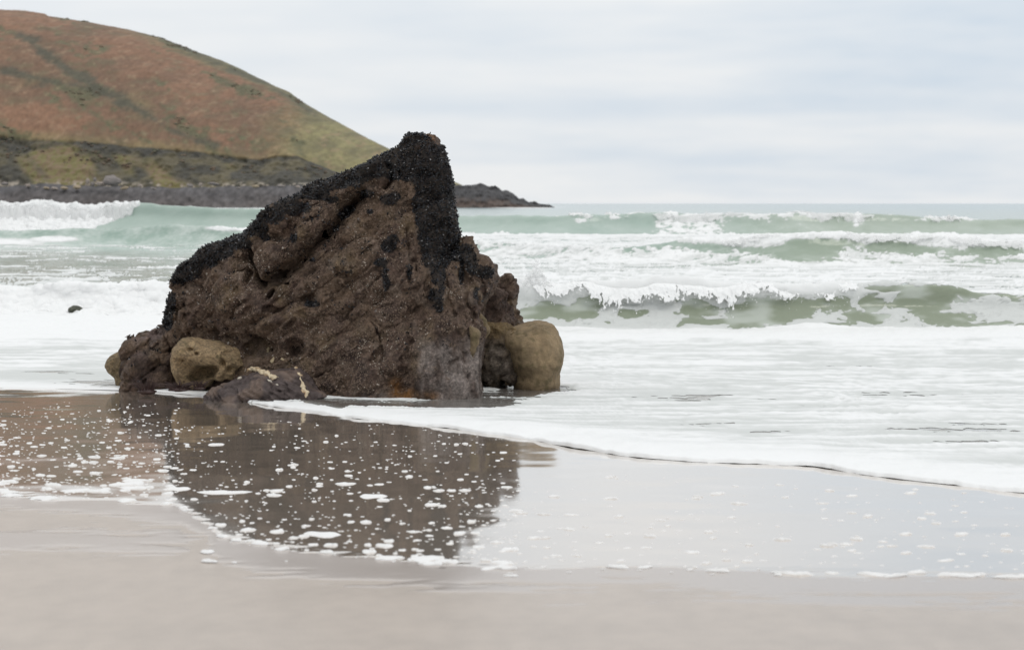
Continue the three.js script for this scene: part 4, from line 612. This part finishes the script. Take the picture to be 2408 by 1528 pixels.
{
  const mats = [[0.20, 0.165, 0.14], [0.30, 0.26, 0.22], [0.14, 0.115, 0.10]].map(c => new THREE.MeshPhysicalMaterial({ color: lin(...c), roughness: 0.7, bumpMap: foamBump, bumpScale: 0.002 })), s = sampler(rockGeo, 21), o = new THREE.Object3D();
  let n = 0; while (n < 110) { const [p, v] = s.next(); if (v.z < 0.2 || p.y < 0.12) continue; const [qx, qy] = project(p.x, p.y, p.z); if (musselAt(qx, qy, p.x, p.y) > 0.4 || qx > 900 && s.r() < 0.6) continue; place(o, p, v, s.r, 0.2, 0.008 + 0.011 * Math.pow(s.r(), 2), 0.002); const m = mesh('limpet', limpetGeo, mats[n % 3], rock); m.position.copy(o.position); m.quaternion.copy(o.quaternion); m.scale.copy(o.scale); n++; }
  // acorn barnacles, pale rings by the thousand
  const bg = new THREE.CylinderGeometry(0.35, 1, 0.8, 7, 1, true); bg.translate(0, 0.3, 0); const L = [[], []];
  const b = sampler(rockGeo, 22); for (let k = 0; k < 110000; k++) { const [p, v] = b.next(); if (v.z < -0.1 || p.y < 0.05) continue; const [qx, qy] = project(p.x, p.y, p.z), c = fbm(p.x * 7, p.y * 7, p.z * 7, 3) + 0.25 * ss(1000, 900, qx), pale = fbm(p.x * 4 + 9, p.y * 4, p.z * 4, 3); if (c < 0.0 || musselAt(qx, qy, p.x, p.y) > 0.45 || polished(p.x, p.y, p.z) > 0.6 && c < 0.4) continue; place(o, p, v, b.r, 0.3, 0.0032 + 0.0045 * Math.pow(b.r(), 2), 0.0005); L[b.r() < 0.30 * ss(0.15, 0.5, pale) + 0.02 ? 1 : 0].push(o.matrix.clone()); }
  [[0.185, 0.130, 0.094], [0.42, 0.36, 0.30]].forEach((c, k) => { const im = new THREE.InstancedMesh(bg, new THREE.MeshPhysicalMaterial({ color: lin(...c), roughness: 0.8, side: THREE.DoubleSide }), L[k].length); L[k].forEach((m, i) => im.setMatrixAt(i, m)); put(im, 'barnacle_crust', rock, { kind: 'stuff' }); });
}
// pale quartz chips in the ledge
{
  const r = rng(31), mat = [[0.62, 0.53, 0.38], [0.50, 0.40, 0.25], [0.66, 0.60, 0.50]].map(c => new THREE.MeshPhysicalMaterial({ color: lin(...c), roughness: 0.65, bumpMap: sandComb, bumpScale: 0.003 }));
  const ray = new THREE.Raycaster(), chipOn = [rock.children[0], ledge.children[0]]; scene.updateMatrixWorld(true);
  const chip = (qx, qy, w, h, turn) => {
    let g = new THREE.IcosahedronGeometry(1, 1), p = g.attributes.position; const sd = r() * 50; for (let i = 0; i < p.count; i++) { const k = 1 + 0.8 * n3(p.getX(i) * 1.4 + sd, p.getY(i) * 1.7, p.getZ(i) * 1.7); p.setXYZ(i, p.getX(i) * k, p.getY(i) * k, p.getZ(i) * k); } g.computeVertexNormals();
    const dir = at(qx, qy, 10).sub(camera.position).normalize(); ray.set(camera.position, dir); const hit = ray.intersectObjects(chipOn, false)[0]; if (!hit) return; const s = hit.distance / FQ;
    const m = mesh('quartz_chip', g, mat[Math.floor(r() * 3)], ledge); m.position.copy(hit.point); m.scale.set(w * s / 2 * 1.15, h * s / 2, Math.max(w, h) * s * 0.25); m.rotation.set((r() - 0.5) * 0.8, (r() - 0.5) * 0.8, turn); m.position.z -= 0.006;
  };
  for (const c of [[634, 897, 11, 7, -.3], [630, 822, 7, 14, -.2], [640, 846, 8, 16, -.5], [663, 846, 10, 8, .2], [650, 906, 6, 6, 0], [563, 890, 9, 7, .2]]) chip(...c);
  const vein = (pts) => {
    const p = pts.map(([a, b, w]) => { ray.set(camera.position, at(a, b, 10).sub(camera.position).normalize()); const h = ray.intersectObjects(chipOn, false)[0]; return h ? [h.point.clone(), w * h.distance / FQ] : null; }).filter(Boolean); if (p.length < 2) return;
    const lo = new THREE.Vector3(99, 99, 99), hi = lo.clone().negate(); for (const [v, w] of p) { lo.min(v.clone().subScalar(w + 0.03)); hi.max(v.clone().addScalar(w + 0.03)); }
    const g = solid((x, y, z) => { let f = 9; for (let i = 0; i < p.length - 1; i++) f = Math.min(f, cap(x, y, z, p[i][0], p[i + 1][0], p[i][1], p[i + 1][1])); if (f > 0.06) return f; const c = cell3(x * 34, y * 34, z * 34); return f + 0.016 * (c[0] - 0.35) - 0.020 * fbm(x * 16, y * 16, z * 16, 2) + 0.004; }, lo.toArray(), hi.toArray(), 0.005);
    mesh('quartz_vein', dress(g, (x, y, z) => { const n = fbm(x * 22, y * 22, z * 22, 3); return mixc([0.58, 0.48, 0.33], [0.34, 0.22, 0.12], ss(-0.1, 0.5, n)); }, 0.5), new THREE.MeshPhysicalMaterial({ vertexColors: true, roughness: 0.7, bumpMap: sandComb, bumpScale: 0.003 }), ledge);
  };
  vein([[580, 874, 4], [592, 866, 6], [604, 868, 6], [618, 876, 7], [632, 882, 7], [644, 889, 8], [652, 886, 5]]);
  vein([[697, 866, 5], [701, 880, 4], [705, 892, 4], [711, 903, 6], [714, 918, 7], [719, 931, 8]]);
}
// seaweed tufts
{
  const r = rng(51), mat = new THREE.MeshPhysicalMaterial({ color: lin(0.036, 0.016, 0.014), roughness: 0.5 });
  const tuft = (qx, qy, w, h, n, label, d = null) => {
    const p = d ? at(qx, qy, d) : onBeach(qx, qy), s = -p.z / FQ, g = put(new THREE.Group(), 'seaweed', scene, { label, category: 'seaweed' }), parts = [];
    g.position.copy(p); g.position.y = d ? p.y : sandHeight(p.x, -p.z) - 0.006;
    for (let i = 0; i < n; i++) { const a = r() * 6.28, o = Math.pow(r(), 0.7), bx = Math.cos(a) * o * w * s * 0.28, bz = Math.sin(a) * o * w * s * 0.2, L = h * s * (0.6 + 0.8 * r()), lx = bx * (1.2 + r()) + (r() - 0.5) * w * s * 0.3, lz = bz + (r() - 0.5) * w * s * 0.3; const c = new THREE.QuadraticBezierCurve3(new THREE.Vector3(bx, 0, bz), new THREE.Vector3(bx + lx * 0.3, L * 0.8, bz + lz * 0.3), new THREE.Vector3(bx + lx, L * (0.5 + 0.5 * r()), bz + lz)); const t = new THREE.TubeGeometry(c, 6, 0.0042, 5), q = t.attributes.position; for (let k = 0; k < q.count; k++) { const f = Math.floor(k / 6) / 6, m = c.getPoint(f), tp = 1 - 0.75 * f; q.setXYZ(k, m.x + (q.getX(k) - m.x) * tp, m.y + (q.getY(k) - m.y) * tp, m.z + (q.getZ(k) - m.z) * tp); } parts.push(t); }
    mesh('fronds', mergeGeometries(parts), mat, g);
    const lump = new THREE.IcosahedronGeometry(1, 3), q = lump.attributes.position; for (let k = 0; k < q.count; k++) { const m = 1 + 0.3 * fbm(q.getX(k) * 2 + qx, q.getY(k) * 2, q.getZ(k) * 2, 3); q.setXYZ(k, q.getX(k) * m, q.getY(k) * m, q.getZ(k) * m); } const lg = mergeVertices(lump.deleteAttribute('normal').deleteAttribute('uv')); lg.computeVertexNormals();
    const b = mesh('holdfast', lg, mat, g); b.scale.set(w * s * 0.36, h * s * 0.26, w * s * 0.22);
  };
  tuft(345, 921, 62, 26, 70, 'dark red seaweed tuft on the wet sand below the low dark rock', 12.45);
  tuft(420, 916, 70, 18, 80, 'straggling dark red seaweed beside the slate ledge', 12.4);
  tuft(468, 913, 40, 16, 50, 'dark seaweed clump under the tan honeycomb mound', 12.4);
  tuft(642, 944, 26, 16, 40, 'small dark seaweed tuft at the near tip of the foam line');
}
// a half-drowned stone in the broken wave
{
  const p = at(177, 726, 22.95), g = lumpSolid([[p.x, p.y, p.z, .085, .055, .10], [p.x + .05, p.y - .03, p.z, .06, .045, .08], [p.x - .06, p.y - .025, p.z, .05, .03, .08]], .04, (x, y, z) => 0.012 * fbm(x * 12, y * 12, z * 12, 3), 0.012);
  mesh('stone', dress(g, (x, y, z) => { const k = 1 + 0.4 * fbm(x * 20, y * 20, z * 20, 2); return [0.22 * k, 0.23 * k, 0.18 * k]; }, 0.75), rockMat, scene, { label: 'small dark stone showing in the broken white wave', category: 'stone' });
}
console.log('rock things');

// ---------------------------------------------------------------- the headland
const crest = tableLin([[-1400, -40], [-500, 0], [0, 22], [60, 26], [104, 32], [112, 38], [200, 51], [300, 68], [390, 93], [450, 118], [520, 142], [560, 160], [620, 190], [680, 217], [712, 240], [760, 268], [800, 290], [850, 318], [915, 350], [1000, 400], [1080, 432], [1120, 452], [1160, 478], [1190, 487]]);
const cliffTop = tableLin([[-1400, 300], [-200, 318], [0, 322], [60, 330], [160, 332], [230, 338], [300, 346], [400, 352], [480, 360], [560, 372], [610, 376], [650, 366], [700, 368], [740, 386], [800, 410], [915, 425], [1080, 440], [1120, 458], [1190, 487]]);
const shelf = tableLin([[-1400, 430], [0, 438], [130, 434], [250, 438], [400, 441], [620, 440], [760, 437], [900, 440], [1080, 446], [1140, 466], [1190, 487]]);
const headMat = new THREE.MeshPhysicalMaterial({ vertexColors: true, roughness: 0.95 });
const hillPts = [];
let headland;
{
  const nu = 760, nv = [14, 44, 96, 10], tot = nv[0] + nv[1] + nv[2] + nv[3], pos = [], col = [], idx = [], q0 = -700, q1 = 1200;
  const line = (pts, x, y) => { let d = 1e9; for (let k = 0; k < pts.length - 1; k++) { const [ax, ay] = pts[k], [bx, by] = pts[k + 1], dx = bx - ax, dy = by - ay, t = clamp(((x - ax) * dx + (y - ay) * dy) / (dx * dx + dy * dy)); d = Math.min(d, Math.hypot(x - ax - dx * t, (y - ay - dy * t) * 1.4)); } return d; };
  const HEDGE = [[[45, 78], [85, 108], [125, 138], [170, 172], [215, 200], [270, 228], [340, 268], [400, 305], [450, 325], [505, 342]], [[-60, 158], [20, 165], [70, 180], [130, 195], [200, 205], [280, 225]], [[390, 92], [450, 122], [520, 150]], [[540, 160], [620, 195], [700, 240], [740, 268]]];
  for (let i = 0; i <= nu; i++) {
    const q = lerp(q0, q1, i / nu), c0 = crest(q), cl = Math.max(cliffTop(q), c0 + 3), sh = Math.max(shelf(q), cl + 3), base = 494, dB = lerp(590, 640, clamp((q + 200) / 1300));
    for (let j = 0; j <= tot; j++) {
      let qy, d;
      if (j <= nv[0]) { const t = j / nv[0]; qy = lerp(base, sh, t); d = dB + 14 * t + 8 * Math.pow(t, 4); }
      else if (j <= nv[0] + nv[1]) { const t = (j - nv[0]) / nv[1]; qy = lerp(sh, cl, t); d = dB + 22 + 34 * t; }
      else if (j <= tot - nv[3]) { const t = (j - nv[0] - nv[1]) / nv[2]; qy = lerp(cl, c0, Math.sin(t * 1.5708)); d = dB + 56 + 210 * Math.pow(t, 1.25) * clamp((cl - c0) / 260 + 0.05); }
      else { const t = (j - tot + nv[3]) / nv[3]; qy = c0 + t * t * 260; d = dB + 56 + 210 * clamp((cl - c0) / 260 + 0.05) + 90 * t; }
      const p = at(q, Math.min(qy, 520), d), m = j / tot;
      const zone = j <= nv[0] ? 0 : j <= nv[0] + nv[1] ? 1 : 2, rough = zone === 0 ? 2.2 : zone === 1 ? 3.2 : 1.0;
      const n = fbm(p.x * 0.05, p.y * 0.06, p.z * 0.05, 4, 0.6), fine = fbm(p.x * 0.35, p.y * 0.35, p.z * 0.2, 3);
      p.y += (j === 0 ? 0 : (n * rough * 0.8 + fine * (zone === 2 ? 0.28 : 0.9)) * (zone === 2 ? 0.6 : 0.5)); p.z += n * rough * 1.3 + fine * (zone === 2 ? 0.5 : 1.6);
      pos.push(p.x, p.y, p.z);
      // ground cover by place: bracken, grass, gorse, cliff rock and dark tidal rock
      const w1 = fbm(p.x * 0.02, p.y * 0.03, 3.3, 4), w2 = fbm(p.x * 0.09 + 4, p.y * 0.13, 7.3, 4), w3 = fbm(p.x * 0.5, p.y * 0.6, 1.3, 3);
      let c;
      if (zone === 2) {
        const bracken = mixc([0.215, 0.120, 0.074], [0.155, 0.094, 0.060], ss(-0.4, 0.4, w1 + 0.5 * w2));
        const grass = mixc([0.225, 0.200, 0.098], [0.165, 0.145, 0.078], ss(-0.4, 0.4, w2));
        const grassy = Math.max(ss(600, 760, q + 70 * w1 + 30 * w2 + 0.5 * (qy - 300)), ss(26, 6, qy - c0 + 14 * w2) * ss(200, 520, q) * 0.9, ss(0.35, 0.75, w1) * 0.45, ss(30, 4, cl - qy + 8 * w2) * 0.5);
        c = mixc(bracken, grass, grassy);
        const w4 = fbm(p.x * 0.045 + 0.03 * p.y, p.y * 0.09 + 0.03 * p.x, 12.3, 4, 0.6), w5 = fbm(p.x * 0.2, p.y * 0.34, 2.9, 3, 0.6);
        c = mixc(c, [0.095, 0.088, 0.05], ss(0.05, 0.6, w2 + 0.4 * w3) * 0.5); c = mixc(c, [0.10, 0.10, 0.055], ss(0.10, 0.5, w4 + 0.5 * w5) * 0.85); c = mixc(c, [0.30, 0.205, 0.13], ss(0.2, 0.6, w5 - 0.4 * w4) * 0.4);
        const h = Math.min(...HEDGE.map((l, k) => line(l, q, qy) - (k === 1 ? 10 : k === 0 ? 10 * ss(420, 250, q) * ss(20, 140, q) + 1 : 4)));
        c = mixc(c, [0.075, 0.072, 0.050], ss(16, -10, h + 22 * w2 + 10 * w5) * 0.9);
        if (w4 > 0.40 && w3 > 0.15 && q > -80) hillPts.push([p.clone(), 0.30 + 0.25 * Math.abs(w3)]);
      } else if (zone === 1) {
        const t = (j - nv[0]) / nv[1];
        c = mixc([0.110, 0.094, 0.058], [0.056, 0.052, 0.042], ss(-0.3, 0.3, w2));
        c = mixc(c, mixc([0.20, 0.175, 0.07], [0.17, 0.12, 0.07], ss(-0.3, 0.3, w3)), ss(-0.15, 0.25, fbm(p.x * 0.045 + p.y * 0.05, p.y * 0.02, 6.3, 3) + 0.12 - 0.5 * ss(0.75, 1, t)) * 0.85);
        c = mixc(c, [0.055, 0.052, 0.045], ss(0.72, 0.95, t + 0.25 * w2) * ss(1.02, 0.97, t) * 0.8);
        c = mixc(c, [0.30, 0.26, 0.215], ss(0.16, 0.03, t) * ss(0.0, 0.3, w3) * 0.9);
        if (t > 0.5 && w3 > 0.25 && w2 > 0.0 && q > -80) hillPts.push([p.clone(), 0.42]);
      } else { const t = j / nv[0]; c = mixc([0.105, 0.090, 0.085], [0.085, 0.080, 0.082], t + 0.3 * w2); c = c.map(v => v * (1 + 0.3 * w3)); }
      const v = 1 + 0.34 * w3 + 0.12 * w2; col.push(c[0] * v, c[1] * v, c[2] * v);
    }
  }
  for (let i = 0; i < nu; i++) for (let j = 0; j < tot; j++) { const a = i * (tot + 1) + j, b = a + tot + 1, c = a + 1, e = b + 1; idx.push(a, b, e, a, e, c); }
  const g = geo(pos, idx, col); g.computeVertexNormals();
  headland = mesh('headland', g, headMat, scene, { kind: 'structure', label: 'rust-brown bracken headland with a low dark cliff across the bay' });
}
{ // gorse and bramble bushes on it
  const r = rng(61), g = new THREE.IcosahedronGeometry(1, 1), p = g.attributes.position; for (let i = 0; i < p.count; i++) { const k = 1 + 0.35 * n3(p.getX(i) * 2.1, p.getY(i) * 2.1, p.getZ(i) * 2.1); p.setXYZ(i, p.getX(i) * k, p.getY(i) * k, p.getZ(i) * k); } g.computeVertexNormals();
  const list = hillPts.filter(() => r() < 0.55), im = new THREE.InstancedMesh(g, new THREE.MeshPhysicalMaterial({ color: 0xffffff, roughness: 1 }), list.length), o = new THREE.Object3D(), c = new THREE.Color();
  list.forEach(([v, k], i) => { const s = (0.5 + r() * 1.0) * k; o.position.copy(v); o.position.y += s * 0.2; o.scale.set(s * (1.2 + r()), s * (0.7 + 0.4 * r()), s * 1.2); o.rotation.y = r() * 6; o.updateMatrix(); im.setMatrixAt(i, o.matrix); const t = r(); c.setRGB(lerp(0.085, 0.145, t), lerp(0.088, 0.100, t), lerp(0.060, 0.070, t)); im.setColorAt(i, c); });
  put(im, 'gorse', scene, { kind: 'stuff', label: 'dark gorse and bramble scrub in lines across the headland', category: 'scrub' }); console.log('gorse', list.length);
}
{ // pale boulders where the cliff meets the tidal rock
  const r = rng(62), mats = [[0.30, 0.25, 0.22], [0.34, 0.27, 0.19], [0.21, 0.185, 0.175]].map(c => new THREE.MeshPhysicalMaterial({ color: lin(...c), roughness: 0.9 }));
  for (const [qx, qy, w, h] of [[262, 424, 44, 30], [236, 430, 26, 14], [205, 424, 10, 16], [216, 430, 12, 14], [222, 420, 9, 12], [150, 440, 20, 9], [127, 441, 18, 8], [180, 438, 22, 12], [292, 440, 20, 9], [64, 434, 14, 8], [470, 432, 10, 10], [502, 430, 32, 9], [446, 434, 16, 9], [360, 441, 16, 7], [10, 430, 18, 10], [600, 436, 18, 8], [660, 436, 22, 8], [700, 437, 14, 7], [108, 440, 16, 7], [85, 438, 12, 6], [328, 434, 12, 8], [560, 440, 14, 6]]) {
    const g = new THREE.IcosahedronGeometry(1, 2), p = g.attributes.position, sd = qx * 0.37; for (let i = 0; i < p.count; i++) { const k = 1 + 0.45 * n3(p.getX(i) * 1.5 + sd, p.getY(i) * 1.5, p.getZ(i) * 1.5); p.setXYZ(i, p.getX(i) * k, p.getY(i) * k, p.getZ(i) * k); } g.computeVertexNormals();
    const d = 607 + 34 * clamp((qx + 200) / 1300), s = d / FQ, m = mesh('boulder', g, mats[Math.floor(r() * 3)], headland); m.position.copy(at(qx, qy + 2, d)); m.scale.set(w * s * 0.45, h * s * 0.42, w * s * 0.35); m.rotation.z = (r() - 0.5) * 0.5;
  }
}
{ // the dark rocky point running out to sea
  const top = tableLin([[1000, 440], [1060, 436], [1080, 432], [1100, 434], [1130, 430], [1150, 436], [1165, 436], [1180, 448], [1190, 446], [1204, 450], [1212, 458], [1222, 466], [1230, 464], [1240, 472], [1262, 476], [1272, 479], [1290, 481], [1300, 486], [1320, 492]]);
  const nu = 240, nv = 26, pos = [], col = [], idx = [];
  for (let i = 0; i <= nu; i++) { const q = lerp(1000, 1318, i / nu), t0 = top(q); for (let j = 0; j <= nv; j++) { const t = j / nv, up = clamp(t < 0.7 ? t / 0.7 : 1 - (t - 0.7) / 0.3), d = 600 + 26 * t, p = at(q, lerp(493, t0, Math.pow(Math.max(up, 0), 0.8)), d), n = fbm(p.x * 0.22, p.y * 0.3, p.z * 0.3, 4, 0.6), k = ss(496, 480, t0); p.y += n * 0.9 * up * k; p.z += n * 3 * k; pos.push(p.x, p.y, p.z); const v = 1 + 0.5 * fbm(p.x * 0.5, p.y * 0.7, p.z * 0.4, 3), c = mixc([0.088, 0.066, 0.056], [0.062, 0.060, 0.062], ss(0.2, 0.5, up + 0.3 * n)); col.push(c[0] * v, c[1] * v, c[2] * v); } }
  for (let i = 0; i < nu; i++) for (let j = 0; j < nv; j++) { const a = i * (nv + 1) + j, b = a + nv + 1; idx.push(a, b, b + 1, a, b + 1, a + 1); }
  const g = geo(pos, idx, col); g.computeVertexNormals(); mesh('rocky_point', g, headMat, scene, { kind: 'structure', label: 'dark jagged rocky point tapering into the sea beyond the headland' });
}
console.log('headland');
renderer.render(scene, camera);
